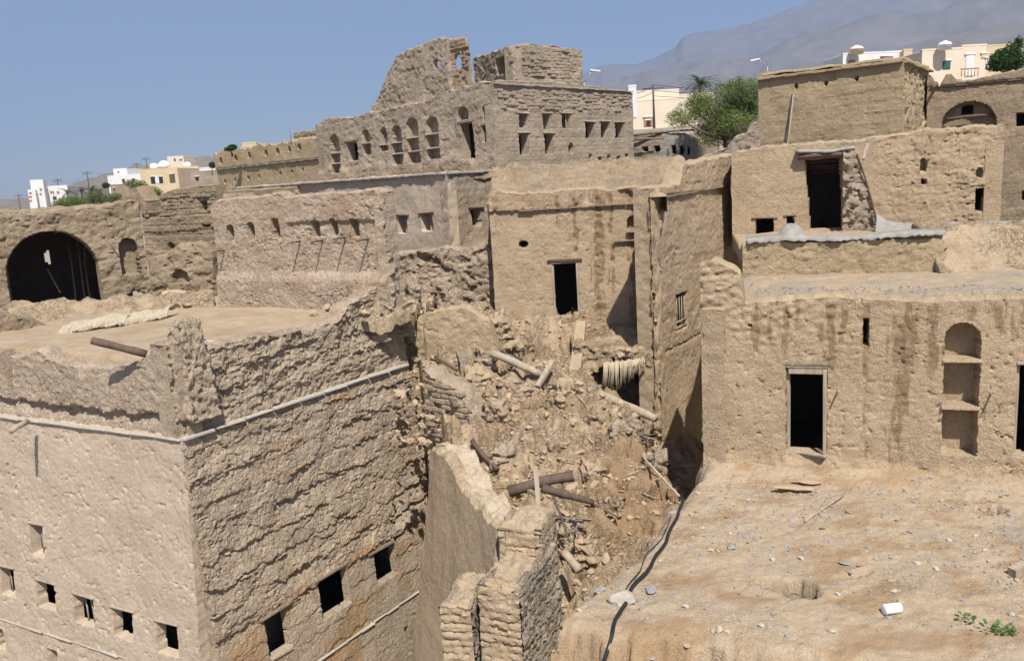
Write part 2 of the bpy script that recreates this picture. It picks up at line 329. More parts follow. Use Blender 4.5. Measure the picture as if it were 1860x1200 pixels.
        if ends:   # broken ends: a few rough columns back to the rear edge
            for c, sg in ((0, -1), (nu - 1, 1)):
                pc = id_[:, c]
                for k in range(1, 5):
                    f = k / 4; jit = .05 * fbm(zs * 2.5, zs * 0 + k, 3, seed + 80 + k + c) * (1 if k < 4 else 0)
                    o_ = d[:, c] * (1 - f) - thick * f + bt[:, c]; uu = uf[:, c] + jit
                    V.append(np.stack([wp.A[0] + wp.d[0] * uu + wp.n[0] * o_, wp.A[1] + wp.d[1] * uu + wp.n[1] * o_, Z[:, c]], -1))
                    cu = np.arange(n0, n0 + nv); n0 += nv; Q.append(np.stack([pc[:-1], pc[1:], cu[1:], cu[:-1]], -1)); pc = cu; peA.append(np.zeros(nv)); stA.append(np.zeros(nv))
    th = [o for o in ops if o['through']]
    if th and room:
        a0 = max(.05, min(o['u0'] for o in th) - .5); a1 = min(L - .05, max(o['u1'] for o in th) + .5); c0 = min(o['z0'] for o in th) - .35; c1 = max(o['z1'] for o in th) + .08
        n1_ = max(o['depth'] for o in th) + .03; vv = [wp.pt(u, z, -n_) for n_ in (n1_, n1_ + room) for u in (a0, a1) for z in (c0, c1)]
        obj('room', pymesh('room', vv, [(0, 2, 6, 4), (1, 5, 7, 3), (0, 4, 5, 1), (2, 3, 7, 6), (4, 6, 7, 5)], M['inner_shade']), parent)  # box added behind the openings, painted dark to keep them black
    me = mk(name, np.concatenate(V), np.concatenate(Q), M[mat] if isinstance(mat, str) else mat, dict(peel=np.concatenate(peA), stain=np.concatenate(stA)), True, sharp)
    return obj(name, me, parent)
def streaks(lst, rough=.03):
    def f(U, Z, d, pe, st):
        for (u, w, zt, zb, a) in lst:
            w = w * .62; uu = U + .5 * w * fbm(Z * 1.2, Z * 0 + u, 2, 3) + .9 * w * fbm(U * 9, Z * 1.2, 3, 8)
            g = a * np.exp(-((uu - u) / w) ** 2) * sstep(zt + .15, zt - .1, Z) * sstep(zb - .3, zb + .6, Z); st = np.maximum(st, np.clip(1.25 * g * (.85 + .7 * fbm(U * 5, Z * 2.5, 3, 18)), 0, 1))
        return d - rough * st * (.5 + fbm(U * 5, Z * 5, 3, 4)), pe, st
    return f
def patch(parent, name, quad, zf, mat, res=.1, rel=.03, seed=0, skirt=.4, lump=0., attrs=None, sharp=None, fs=1.):
    a, b, c, d = [np.array(p[:2], float) for p in quad]
    n1 = int(max(np.hypot(*(b - a)), np.hypot(*(c - d))) / res) + 2; n2 = int(max(np.hypot(*(d - a)), np.hypot(*(c - b))) / res) + 2
    S, T = np.meshgrid(np.linspace(0, 1, n1), np.linspace(0, 1, n2)); S = S[..., None]; T = T[..., None]
    Pp = (a * (1 - S) + b * S) * (1 - T) + (d * (1 - S) + c * S) * T; X, Y = Pp[..., 0], Pp[..., 1]
    Z = zf(X, Y) if callable(zf) else np.full(X.shape, float(zf))
    Z = Z + rel * fbm(X * .9 * fs, Y * .9 * fs, 5, seed)
    if lump: f1, f2, cc = worley(X * 4, Y * 4, seed + 3); Z = Z + lump * np.maximum(0, .55 - f1) * (cc > .5)
    V = np.stack([X, Y, Z], -1).reshape(-1, 3); id_ = np.arange(n1 * n2).reshape(n2, n1)
    Q = [np.stack([id_[:-1, :-1], id_[:-1, 1:], id_[1:, 1:], id_[1:, :-1]], -1).reshape(-1, 4)]
    at_ = {'peel': np.zeros(X.shape), 'stain': np.zeros(X.shape)}
    if attrs: at_.update(attrs(X, Y, Z))
    at_ = {k: np.asarray(v).ravel() for k, v in at_.items()}
    if skirt:
        loop = np.concatenate([id_[0], id_[1:, -1], id_[-1, ::-1][1:], id_[1:-1, 0][::-1]]); sv = V[loop].copy(); sv[:, 2] -= skirt
        n0 = len(V); cu = np.arange(n0, n0 + len(loop)); V = np.concatenate([V, sv]); nx = np.roll(np.arange(len(loop)), -1)
        Q.append(np.stack([loop, cu, cu[nx], loop[nx]], -1)); at_ = {k: np.concatenate([v, np.zeros(len(loop))]) for k, v in at_.items()}
    me = mk(name, V, np.concatenate(Q), M[mat], at_, True, sharp); return obj(name, me, parent)
# ---- small pieces
def box_mesh(name, sx, sy, sz, mat, jit=0., rng=random):
    v = [(x * sx / 2 + rng.uniform(-jit, jit), y * sy / 2 + rng.uniform(-jit, jit), z * sz / 2 + rng.uniform(-jit, jit)) for z in (-1, 1) for y in (-1, 1) for x in (-1, 1)]
    bm = bmesh.new(); vs = [bm.verts.new(p) for p in v]
    for f in ((0, 2, 3, 1), (4, 5, 7, 6), (0, 1, 5, 4), (2, 6, 7, 3), (0, 4, 6, 2), (1, 3, 7, 5)): bm.faces.new([vs[i] for i in f])
    b = min(min(sx, sy, sz) * .16, .03)
    bmesh.ops.bevel(bm, geom=bm.edges[:], offset=b, segments=1, affect='EDGES', profile=.5)
    me = bpy.data.meshes.new(name); bm.to_mesh(me); bm.free(); me.materials.append(M[mat]); return me
def stick_mesh(name, p0, p1, r0, r1, mat, sides=8, bend=.03, kind='round', seed=0, asp=1., segs=6, closed=True):
    """pole, plank or stick from p0 to p1; vertices relative to p0"""
    p0 = Vector(p0); p1 = Vector(p1); ax = (p1 - p0); L = ax.length; ax.normalize()
    up = Vector((0, 0, 1)) if abs(ax.z) < .9 else Vector((1, 0, 0)); s = ax.cross(up).normalized(); w = s.cross(ax)
    rg = random.Random(seed * 13 + 5); bx = rg.uniform(-1, 1) * bend * L; by = rg.uniform(-1, 1) * bend * L; V = []
    if kind == 'plank': sides = 4
    for i in range(segs + 1):
        f = i / segs; r = r0 + (r1 - r0) * f; c = ax * (L * f) + s * bx * math.sin(math.pi * f) + w * by * math.sin(math.pi * f)
        for k in range(sides):
            a = (k + .5) / sides * 6.28318; rr = r * (1 + rg.uniform(-.12, .12)) if kind != 'plank' else r * 1.3
            V.append(c + s * math.cos(a) * rr + w * math.sin(a) * rr * asp)
    Fc = []
    for i in range(segs):
        for k in range(sides): a = i * sides + k; b = i * sides + (k + 1) % sides; Fc.append((a, b, b + sides, a + sides))
    if closed: Fc.append(tuple(range(sides))[::-1]); Fc.append(tuple(range(segs * sides, segs * sides + sides)))
    return pymesh(name, V, Fc, M[mat], kind == 'round')
def stick(name, p0, p1, r0, r1=None, mat='wood', parent=None, **kw):
    return obj(name, stick_mesh(name, p0, p1, r0, r1 or r0, mat, **kw), parent, tuple(p0))
_rk = {}
def rock_meshes(mat, n=7, sub=1, flat=1.):
    key = (mat, sub, flat)
    if key not in _rk:
        out = []
        for i in range(n):
            bm = bmesh.new(); bmesh.ops.create_icosphere(bm, subdivisions=sub, radius=.5); rg = random.Random(i * 7 + 3)
            k = [Vector((rg.uniform(-1, 1), rg.uniform(-1, 1), rg.uniform(-1, 1))).normalized() for _ in range(9)]; kd = [rg.uniform(.17, .36) for _ in k]
            sc = Vector((rg.uniform(.8, 1.25), rg.uniform(.7, 1.), rg.uniform(.5, .85) * flat))
            for v in bm.verts:
                p = v.co.copy()
                for a, dd in zip(k, kd):
                    e = p.dot(a) - dd
                    if e > 0: p -= a * e
                p *= 1 + rg.uniform(-.11, .11); v.co = Vector((p.x * sc.x, p.y * sc.y, p.z * sc.z))
            me = bpy.data.meshes.new('rock'); bm.to_mesh(me); bm.free(); me.materials.append(M[mat]); out.append(me)
        _rk[key] = out
    return _rk[key]
def lump(name, c, rad, mat, parent=None, seed=1, amp=.22, sub=4):
    bm = bmesh.new(); bmesh.ops.create_icosphere(bm, subdivisions=sub, radius=1.); co = np.array([tuple(v.co) for v in bm.verts]); x, y, z = co.T
    f1, f2, cc = worley(x * 2.6 + z * 1.9 + seed, y * 2.6 - z * 1.6, seed); g1, g2, c2 = worley(x * 6 + z * 4, y * 6 - z * 5 + seed, seed + 2)
    k = 1 + amp * (fbm(x * 1.5 + z + seed, y * 1.5 - z, 3, seed)) + amp * .7 * (.5 - f1) + amp * .35 * (.5 - g1) + .03 * fbm(x * 9 + z * 7, y * 9 - z * 8, 2, seed); co = co * k[:, None] * np.array(rad)
    for v, p_ in zip(bm.verts, co): v.co = p_
    me = bpy.data.meshes.new(name); bm.to_mesh(me); bm.free(); me.materials.append(M[mat]); me.polygons.foreach_set('use_smooth', [True] * len(me.polygons))
    return obj(name, me, parent, tuple(c))
def block(name, quad, z0, z1, mat, parent=None, seed=1, cuts=34, amp=.07, taper=.0, ls=.22, topamp=.1):
    """solid worn block on a four cornered footprint, one closed skin"""
    bm = bmesh.new(); bmesh.ops.create_cube(bm, size=2.); bmesh.ops.subdivide_edges(bm, edges=bm.edges[:], cuts=cuts, use_grid_fill=True)
    co = np.array([tuple(v.co) for v in bm.verts]); a, b, c, d = [np.array(q[:2], float) for q in quad]; S = (co[:, 0:1] + 1) / 2; T = (co[:, 1:2] + 1) / 2; h = (co[:, 2] + 1) / 2
    # round the arrises
    rr = np.linalg.norm(np.maximum(np.abs(co) - .86, 0) / .14, axis=1); k = np.where(rr > 1, 1 - .03 * (rr - 1), 1.)
    P_ = (a * (1 - S) + b * S) * (1 - T) + (d * (1 - S) + c * S) * T; ctr = (a + b + c + d) / 4; P_ = ctr + (P_ - ctr) * (k * (1 + taper * (1 - h)))[:, None]; z = z0 + (z1 - z0) * (1 - (1 - h * k) if False else h)
    m = np.abs(co) > .999; ex = (b - a) / np.hypot(*(b - a)); ey = (d - a) / np.hypot(*(d - a)); o2 = (np.sign(co[:, 0]) * m[:, 0])[:, None] * ex + (np.sign(co[:, 1]) * m[:, 1])[:, None] * ey; o2 = o2 / np.maximum(np.linalg.norm(o2, axis=1), 1.)[:, None]
    lx = np.hypot(*(b - a)); ly = np.hypot(*(d - a)); s = np.where(m[:, 2], P_[:, 0], np.where(m[:, 0], T[:, 0] * ly + 31 * co[:, 0], S[:, 0] * lx + 17 * co[:, 1])); t_ = np.where(m[:, 2], P_[:, 1], z); f1, f2, cc = worley(s / ls, t_ / ls / .8, seed); g1, g2, c2 = worley(s / ls * 2.4, t_ / ls * 2.6, seed + 1)
    dd = amp * (.35 * (.5 - f1) + .9 * (cc - .5)) + amp * .5 * ((.5 - g1) * .5 + (c2 - .5)) + amp * .8 * fbm(s * 1.1, t_ * 1.1, 4, seed)
    P_ = P_ + o2 * (dd * (1 - m[:, 2] * .6))[:, None]; z = z + m[:, 2] * (co[:, 2] > 0) * (topamp * fbm(P_[:, 0] * 1.7, P_[:, 1] * 1.7, 4, seed + 5) + dd * .7)
    for v, q, zz in zip(bm.verts, P_, z): v.co = (q[0], q[1], zz)
    me = bpy.data.meshes.new(name); bm.to_mesh(me); bm.free(); me.materials.append(M[mat]); me.polygons.foreach_set('use_smooth', [True] * len(me.polygons)); return obj(name, me, parent)
_bk = {}
def bricks(wobj, wp, u0, u1, z0, z1, mat, bw=.36, bh=.15, limit=280, prob=.8, proud=.03, seed=1, top=None, off=0., name='brick', dep=.2, avoid=()):
    """mud bricks of a coursed wall face, one object each, sharing a few meshes"""
    key = (mat, bw, bh, dep)
    if key not in _bk: _bk[key] = [box_mesh('brick', bw * .93, dep, bh * .84, mat, .014, random.Random(i)) for i in range(6)]
    ms = _bk[key]; rg = random.Random(seed); n = 0; spots = []
    for r in range(int((z1 - z0) / bh)):
        for c in range(int((u1 - u0) / bw) + 1):
            u = u0 + (c + .5 * (r % 2)) * bw + rg.uniform(-.02, .02); z = z0 + (r + .5) * bh + rg.uniform(-.012, .012)
            if u > u1 or u < u0: continue
            if top and z + bh * .4 > np.interp(u, [p[0] for p in sorted(top)], [p[1] for p in sorted(top)]): continue
            if any(float(sdf(o, np.array(u), np.array(z))) < max(bw * .45, .1) and abs(z - (o['z0'] + o['z1']) / 2) < (o['z1'] - o['z0']) / 2 + bh * .5 for o in avoid): continue
            spots.append((u, z))
    rg.shuffle(spots)
    for (u, z) in spots:
        if rg.random() > prob: continue
        if n >= limit: break
        p = wp.pt(u, z, off + proud - dep / 2 + rg.uniform(-.025, .02))
        obj(name, ms[n % 6], wobj, p, (rg.uniform(-.03, .03), rg.uniform(-.04, .04), wp.ang + rg.uniform(-.05, .05))); n += 1
def ledge(parent, wp, u0, u1, z0, z1, mat='slate', step=.45, out=.1, th=.05, name='ledge_slab', seed=3, jit=.02):
    """course of thin slabs along a wall, one by one"""
    rg = random.Random(seed); ms = [box_mesh(name, step * .995, out * 2.2, th * k, mat, .012, random.Random(i + seed)) for i, k in enumerate((1, .85, 1.15, .95))]
    n = int((u1 - u0) / step); tilt = math.atan2(z1 - z0, u1 - u0)
    for i in range(n):
        u = u0 + (i + .5) * (u1 - u0) / n; z = z0 + (z1 - z0) * (i + .5) / n
        p = wp.pt(u, z + rg.uniform(-jit, jit) * .5, rg.uniform(-jit, jit))
        obj(name, ms[i % 4], parent, p, (rg.uniform(-.06, .06), -tilt + rg.uniform(-.02, .02), wp.ang))
def lintel(parent, wp, o, mat='wood', over=.12, h=.07, out=.05, name='lintel', dep=.3):
    w = o['u1'] - o['u0'] + 2 * over; me = box_mesh(name, w, dep, h, mat, .012)
    return obj(name, me, parent, wp.pt((o['u0'] + o['u1']) / 2, o['z1'] + h * .4, out - dep / 2), (0, random.uniform(-.03, .03), wp.ang))
def frame(parent, wp, o, mat='woodpale', w=.08, inset=.08, name='door_frame', sill=True):
    fr = obj(name, box_mesh(name, o['u1'] - o['u0'] + .02, .1, w * 1.3, mat, .005), parent, wp.pt((o['u0'] + o['u1']) / 2, o['z1'] - w * .6, -inset), (0, 0, wp.ang))
    h = o['z1'] - o['z0'] - w * 1.3
    for u in (o['u0'] + w / 2, o['u1'] - w / 2):
        obj('jamb', box_mesh('jamb', w, .1, h, mat, .005), fr, wp.pt(u, o['z0'] + h / 2, -inset), (0, 0, wp.ang))
    if sill: obj('sill', box_mesh('sill', o['u1'] - o['u0'] + .02, .14, w * .8, mat, .005), fr, wp.pt((o['u0'] + o['u1']) / 2, o['z0'] + w * .3, -inset + .03), (0, 0, wp.ang))
    return fr
def peg(parent, wp, x, y, ln=.28, r=.018, mat='woodpale', dz=.02):
    u, z = wp.uz(x, y); a = wp.pt(u, z, -.05); b = wp.pt(u + random.uniform(-.03, .03), z + dz, ln)
    return stick('peg', a, b, r, r * .8, mat, parent, sides=6, segs=2)
def shelf(parent, wp, o, z, mat='cement', out=.03):
    w = o['u1'] - o['u0'] + .06
    return obj('shelf', box_mesh('shelf', w, o['depth'] + out, .06, mat, .01), parent, wp.pt((o['u0'] + o['u1']) / 2, z, (out - o['depth']) / 2 + .01), (0, random.uniform(-.02, .02), wp.ang))
def P2(p): return (float(p[0]), float(p[1]))
# ================================================================== HOUSE A, tower house in the left foreground
zL = -5.5
A0 = P2(onz(330, 800, zL)); A1 = P2(onz(740, 662, zL)); _a2 = onz(0, 757, zL)
_v = np.array(_a2[:2]) - np.array(A0); A2 = tuple(np.array(A0) + _v * 1.5)
hA = thing('tower_house', 'tall mud tower house at the left with slumped right face and pale stone ledge', 'house', (A0[0], A0[1], -16.5))
wAR = WP(A0, A1, zL, .05); wAL = WP(A2, A0, zL, .05)
opsR = [wAR.rect(483, 1108, 529, 1190, .26), wAR.rect(579, 1038, 634, 1116, .26), wAR.rect(676, 994, 714, 1060, .26), wAR.rect(727, 1142, 734, 1200, .3)]
def postAR(U, Z, d, pe, st):
    m = sstep(-11.2, -10.4, Z - .0 * U); lo = sstep(.0, .3, fbm(U * .5, Z * .35, 3, 41)) * (1 - m)
    return d * (.35 + .65 * m), np.maximum(pe * m, lo), st
oAR = wall(hA, 'wall', wAR, -16.5, zL, 'rough', .033, .5, opsR, dict(und=.035, course=.135, ch=.66, lip=1.1, lump=.016, ls=.11, plate=.06, pls=.6, fine=.010, scal=.22, peel=1.7, chip=.016, crev=.026, course2=.022), 11, ragged=0, flare=.1, post=postAR)
opsL = [wAL.rect(*q, .26) for q in ((57, 953, 80, 1010), (0, 1030, 25, 1082), (68, 1058, 100, 1106), (135, 1083, 170, 1135), (205, 1108, 241, 1160), (285, 1133, 323, 1190), (-60, 1000, -35, 1050))]
opsL += [wAL.rect(88, 1180, 104, 1215, .3), wAL.rect(-8, 1140, 8, 1180, .3)]
oAL = wall(hA, 'wall', wAL, -16.5, zL, 'pale', .036, .5, opsL, dict(und=.022, course=.010, ch=1.1, lip=.6, pit=.035, ps=3.2, pt=.62, crack=.012, cs=1.4, fine=.004, chip=.05, ct=.62, plate=.004, pls=.7, crev=.007), 12, ragged=0)
for o in opsR[:3]: lintel(hA, wAR, o, 'wood', .14, .08, .06)
obj('window_sill', box_mesh('window_sill', .7, .3, .07, 'woodpale', .01), hA, wAR.pt((opsR[0]['u0'] + opsR[0]['u1']) / 2, opsR[0]['z0'], -.1), (0, .05, wAR.ang))
for o in opsL[:7]: lintel(hA, wAL, o, 'woodpale', .06, .045, .02)
for o in (opsL[0], opsL[1], opsL[3]):                                   # leaning bars inside the small windows
    for k in (.35, .65): stick('window_bar', wAL.pt(o['u0'] + (o['u1'] - o['u0']) * k, o['z0'], -.2), wAL.pt(o['u0'] + (o['u1'] - o['u0']) * (k - .12), o['z1'], -.2), .022, None, 'woodpale', hA, sides=5, segs=2)
ledge(hA, wAR, 0, wAR.L, zL + .02, zL + .02, 'slate', .85, .09, .05, jit=.012); ledge(hA, wAL, 0, wAL.L, zL + .02, zL + .02, 'slate', .85, .06, .04, seed=8, jit=.012)
zl2 = wAR.uz(690, 1122)[1]; ledge(hA, wAR, 0.2, wAR.L * 1.06, zl2, zl2, 'slate', .55, .05, .035, 'string_course_slab', 9)
zl3 = wAL.uz(100, 1155)[1]; ledge(hA, wAL, 0, wAL.L, zl3, zl3, 'slate', .6, .03, .03, 'string_course_slab', 10)
# parapets over the ledge
ppL = WP(tuple(np.array(A2) - wAL.n * .1), tuple(np.array(A0) - wAL.n * .1 + wAL.d * .0)); ppR = WP(tuple(np.array(A0) - wAR.n * .12), tuple(np.array(A1) - wAR.n * .12))
pr = ppL.prof([(-200, 640), (0, 640), (17, 645), (21, 730), (25, 730), (28, 652), (68, 638), (92, 653), (122, 663), (180, 670), (248, 664), (262, 655), (276, 640), (300, 630), (322, 625)])
def postPL(U, Z, d, pe, st):
    zc_ = zL + .52 + .12 * fbm(U * 1.1, U * 0, 3, 7); return d - .17 * sstep(.0, .05, zc_ - Z) * sstep(.55, .0, zc_ - Z + .15 * fbm(U * 2.5, Z, 3, 8)) - .03 * (Z < zc_), pe, st
wall(hA, 'parapet', ppL, zL + .02, pr, 'rose', .042, .55, (), dict(und=.04, course=.03, ch=.55, lump=.04, ls=.15, crack=.02, cs=.4, fine=.016), 13, ragged=.05, post=postPL)
pr = ppR.prof([(328, 622), (346, 630), (356, 634), (450, 617), (560, 600), (615, 582), (636, 553), (690, 522), (722, 512), (735, 530), (745, 560)])
wall(hA, 'parapet', ppR, zL + .02, pr, 'rough', .035, .6, (), dict(und=.05, course=.13, ch=.46, lip=.9, lump=.05, ls=.13, pit=.06, ps=1.5, pt=.35, fine=.015, scal=.3, plate=.05, pls=.4, course2=.04, crev=.02), 14, ragged=.06)
zR = -3.68
Dq = tuple(np.array(A2) + (np.array(A1) - np.array(A0)))
def roofA(X, Y): return zR - .05 * fbm(X * .3, Y * .3, 2, 5)
Ai = tuple(np.array(A0) - wAL.n * .5 - wAR.n * .5); A1i = tuple(np.array(A1) - wAR.n * .5); A2i = tuple(np.array(A2) - wAL.n * .5)
patch(hA, 'roof', (A2i, Ai, A1i, Dq), roofA, 'dirt', .09, .035, 21, .3, .03, lambda X, Y, Z: dict(peel=.5 * sstep(.1, .7, fbm(X * .5, Y * .5, 3, 9)), stain=.5 * sstep(.2, .8, fbm(X * .35 + 4, Y * .35, 3, 19))))
patch(hA, 'roof', (Dq, A1i, (A1[0] - .9, 31.), (Dq[0] - 3, 40.)), roofA, 'dirt', .12, .035, 22, .3, .03, lambda X, Y, Z: dict(peel=.35 * sstep(.1, .7, fbm(X * .5, Y * .5, 3, 9)), stain=.5 * sstep(.2, .8, fbm(X * .35 + 4, Y * .35, 3, 19))))
pc = np.array(ppL.pt(ppL.L - .1, 0, -.5))[:2]; block('parapet_pinnacle', [tuple(pc + ppL.d * i + ppL.n * j) for i, j in ((-.3, .2), (.14, .2), (.2, -.25), (-.25, -.3))], zL + .35, zR + .85, 'rough', hA, 5, 44, .10, .75, .15, .25)
for i, (x, y, Y, r_, h_) in enumerate(((664, 570, 25.0, .5, .7), (704, 560, 25.9, .6, 1.1), (738, 570, 26.6, .45, .9))):
    c_ = at(x, y, Y); block('parapet_mound', [(c_[0] - r_, c_[1] - r_ * .7), (c_[0] + r_, c_[1] - r_ * .5), (c_[0] + r_ * .8, c_[1] + r_), (c_[0] - r_ * .8, c_[1] + r_)], zR - .9, zR + h_ * .62, 'rough', hA, 30 + i, 34, .14, .5, .2, .4)
# right end and back of the tower, so the rooms inside stay dark
wall(hA, 'wall', WP(A1, (A1[0] - 1.2, A1[1] + 6), zL, .05), -16.5, zR - .1, 'rough', .09, .5, (), dict(und=.08, course=.1, ch=.5, lump=.05, fine=.03), 15)
wall(hA, 'wall', WP((A1[0] - 1.2, A1[1] + 6), Dq), -16.5, zR - .15, 'rough', .5, .5, seed=16); wall(hA, 'wall', WP(Dq, A2), -16.5, zR - .15, 'rough', .5, .5, seed=17)
# pillar with a pipe at the far end of the ledge
pA = at(752, 640, 25.9); wPi = WP((pA[0] - .36, pA[1] + .1), (pA[0] + .36, pA[1] - .1))
hP = thing('mud_pillar', 'narrow mud pillar with a rounded hollow at the end of the pale ledge', 'pillar', (pA[0], pA[1], -8))
wall(hP, 'shaft', wPi, -8.2, wPi.prof([(730, 600), (742, 585), (755, 580), (772, 590)]), 'straw', .04, .6, [wPi.arch(738, 622, 760, 655, .25)], dict(und=.05, lump=.04, ls=.15, course=.05, ch=.5), 18, ragged=.05)
# ---- slit-niche wall on the roof
B0 = onz(404, 556, zR); B1 = onz(640, 563, zR); wB_ = WP(P2(B0), P2(B1)); _uR = wB_.uz(702, 450)[0]
wB = WP(P2(B0), tuple(wB_.A + wB_.d * _uR))
hB = thing('slit_niche_wall', 'rosy mud wall with six slit niches and wooden pegs on the tower house roof', 'wall', (B0[0], B0[1], zR))
opsB = [wB.arch(q[0] - 1, q[1], q[2] + 1, q[3], .34) for q in ((412, 408, 425, 441), (450, 403, 462, 438), (493, 395, 507, 434), (564, 399, 578, 433), (598, 396, 610, 431), (635, 396, 649, 432))]
zs0 = wB.uz(520, 405)[1]; us0 = wB.uz(519, 400)[0]; zp = wB.uz(500, 497)[1]
def postB(U, Z, d, pe, st):
    d = d - .07 * sstep(us0 - .03, us0 + .03, U) * sstep(zs0 + .03, zs0 - .03, Z + .06 * (U - us0) * 0) * (Z > zp)
    return d + .16 * sstep(zp + .12, zp - .25, Z), np.maximum(pe, .5 * sstep(0, .6, fbm(U * .6, Z * .9, 3, 77))), st
wall(hB, 'wall', wB, zR - .2, wB.prof([(385, 372), (395, 365), (430, 362), (470, 359), (510, 352), (518, 360), (560, 357), (600, 352), (650, 350), (688, 345), (702, 350)]), 'rose', .037, .6, opsB,
     dict(und=.025, lump=.016, ls=.1, plate=.035, pls=.32, fine=.008, crev=.03, crs=1.2), 31, ragged=.04, post=postB)
for x, y in ((407, 455), (543, 439), (585, 437), (625, 432), (667, 435)): peg(hB, wB, x, y, .5, .026, 'wooddark', .0)
_bd = wB.B / np.hypot(*wB.B); endB = WP(tuple(wB.B + np.array([.02, 0])), tuple(wB.B + _bd * 1.1 + np.array([.22, 0])))
wall(hB, 'broken_end', endB, zR - .2, -.28, 'rough', .05, .3, (), dict(und=.1, lump=.1, ls=.2, pit=.15, course=.1, ch=.35), 32, ragged=.08)
# beam sticking out of the parapet, bent ruin pole and matting on the roof
tag(stick('roof_beam', at(266, 643, 19.3), at(166, 618, 19.0), .10, .085, 'wooddark', sides=8, segs=5, seed=3), 'thick dark wooden beam sticking out beside the parapet pinnacle', 'beam')
tag(stick('short_spout', at(50, 765, 20.8), at(20, 783, 20.2), .07, .06, 'woodpale', sides=8, segs=3), 'short pale wooden spout poking out over the ledge at far left', 'spout')
mt = thing('palm_mat', 'torn curled palm matting lying along the roof edge before the big arch', 'mat', tuple(onz(200, 600, zR)))
for j, (f0, f1_, dz, tw) in enumerate(((0., .16, -.05, .3), (.1, .62, .02, 0.), (.56, .86, -.03, -.2), (.8, 1., .0, .1))):
    nU = 44; nA = 11; Vv = []; Fc = []; rg = random.Random(j)
    for i in range(nU + 1):
        f = f0 + (f1_ - f0) * i / nU; p_ = onz(108 + 200 * f, 608 - 33 * f, zR + .02); hh = .26 + .05 * math.sin(f * 17 + j) + rg.uniform(-.012, .012)
        for k in range(nA + 1):
            a_ = k / nA * (2.3 + tw); edge = rg.uniform(-.05, .05) if k in (0, nA) else 0
            Vv.append((p_[0] - .08 * math.cos(a_), p_[1] + .5 * (1 - math.cos(a_)) + edge, p_[2] + dz + hh * math.sin(a_) + .012 * math.sin(i * 1.9) + .02 * math.sin(k * 1.3 + i * .35)))
    n = len(Vv); Vv += [(v[0], v[1] + .01, v[2] - .025) for v in Vv]
    for i in range(nU):
        for k in range(nA): a_ = i * (nA + 1) + k; Fc += [(a_, a_ + nA + 1, a_ + nA + 2, a_ + 1), (n + a_, n + a_ + 1, n + a_ + nA + 2, n + a_ + nA + 1)]
    for i in range(nU):
        for k in (0, nA): a_ = i * (nA + 1) + k; Fc.append((a_, a_ + nA + 1, n + a_ + nA + 1, n + a_))
    obj('mat_sheet', pymesh('mat_sheet', Vv, Fc, M['matting'], True), mt)
# raised earth lip behind the mat, block at the left
lipq = [P2(onz(x, y, zR)) for x, y in ((-40, 640), (150, 592), (330, 556), (372, 548))]
lp = [plan(20, 600, 27.5), plan(390, 556, 28.5), plan(390, 545, 30), plan(20, 588, 30)]
lo_ = patch(None, 'earth_bank', lp, lambda X, Y: zR + .1 + .32 * np.exp(-((Y - 29.0) / .55) ** 2), 'rubble', .07, .16, 33, .6, .08, fs=1.6); tag(lo_, 'low uneven bank of earth in front of the arched ruin', 'earth bank')
wSt = WP(plan(-60, 590, 24.5), plan(92, 590, 26)); hS = wall(None, 'low_mud_block', wSt, zR - .3, wSt.prof([(-60, 560), (0, 572), (40, 578), (70, 582), (86, 592), (92, 606)]), 'brown', .06, 1.3, (), dict(und=.1, lump=.05, ls=.25, pit=.06, course=.06, ch=.4), 34, ragged=.05)
tag(hS, 'low eroded mud block at the left edge below the big arch', 'wall')
# ================================================================== ARCHED RUIN (far left)
zC = -4.35
C0 = onz(-60, 601, zC); C1 = onz(278, 560, zC); wC = WP(P2(C0), P2(C1))
hC = thing('arched_ruin', 'ruined house at left with one big dark round arch and a small niche', 'house', (C0[0], C0[1], zC))
opsC = [wC.arch(12, 418, 183, 592, .55, True, rise=1.02), wC.arch(217, 431, 253, 500, .45, False, rise=1.2), wC.arch(222, 529, 278, 570, .5, True, rise=.8)]
opsC[0]['z0'] -= .5; opsC[2]['z0'] -= .5
wall(hC, 'wall', wC, zC - .6, wC.prof([(-60, 408), (0, 394), (50, 392), (100, 384), (150, 380), (215, 370), (250, 366), (262, 360), (278, 372)]), 'brown', .055, .6, opsC, dict(und=.06, lump=.045, ls=.16, pit=.04, ps=1.8, course=.05, ch=.45, plate=.05, pls=.35, fine=.012, crev=.025), 41, ragged=.09, room=0)
def off(wp, du0, du1, dn): return tuple(wp.A + wp.d * du0 + wp.n * dn), tuple(wp.A + wp.d * (wp.L + du1) + wp.n * dn)
q0, q1 = off(wC, 0, 0, -5.5); wCb = WP(q0, q1)
wall(hC, 'back_wall', wCb, zC - .6, -.25, 'inner_shade', .1, .4, [wCb.oval(77, 448, 98, 488, .3)], dict(und=.06, lump=.04), 42, room=0)  # shade inside the arch painted into the back and side wall colour
wall(hC, 'side_wall', WP(q0, P2(C0)), zC - .6, -.2, 'inner_shade', .3, .4, seed=43); wall(hC, 'side_wall', WP(tuple(wC.A + wC.d * (wC.L - .75) - wC.n * .5), tuple(np.array(q1) - wC.d * .75)), zC - .6, -.3, 'inner_shade', .1, .4, seed=44)
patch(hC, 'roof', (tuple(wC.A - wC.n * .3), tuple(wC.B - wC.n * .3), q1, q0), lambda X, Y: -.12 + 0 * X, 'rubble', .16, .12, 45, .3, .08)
patch(hC, 'floor', (tuple(wC.A + wC.n * .2), tuple(wC.B + wC.n * .2), q1, q0), zC - .25, 'rubble', .25, .08, 46, .0)
for i in range(3):
    u = wC.uz((137, 158, 172)[i], 500)[0]; b = wC.pt(u, zC - .2, -2.6 - .1 * (i % 3)); stick('screen_pole', b, b + Vector((random.uniform(-.1, .1), .1, 3.1)), .035, .03, 'wood', hC, sides=6, segs=3, seed=i)
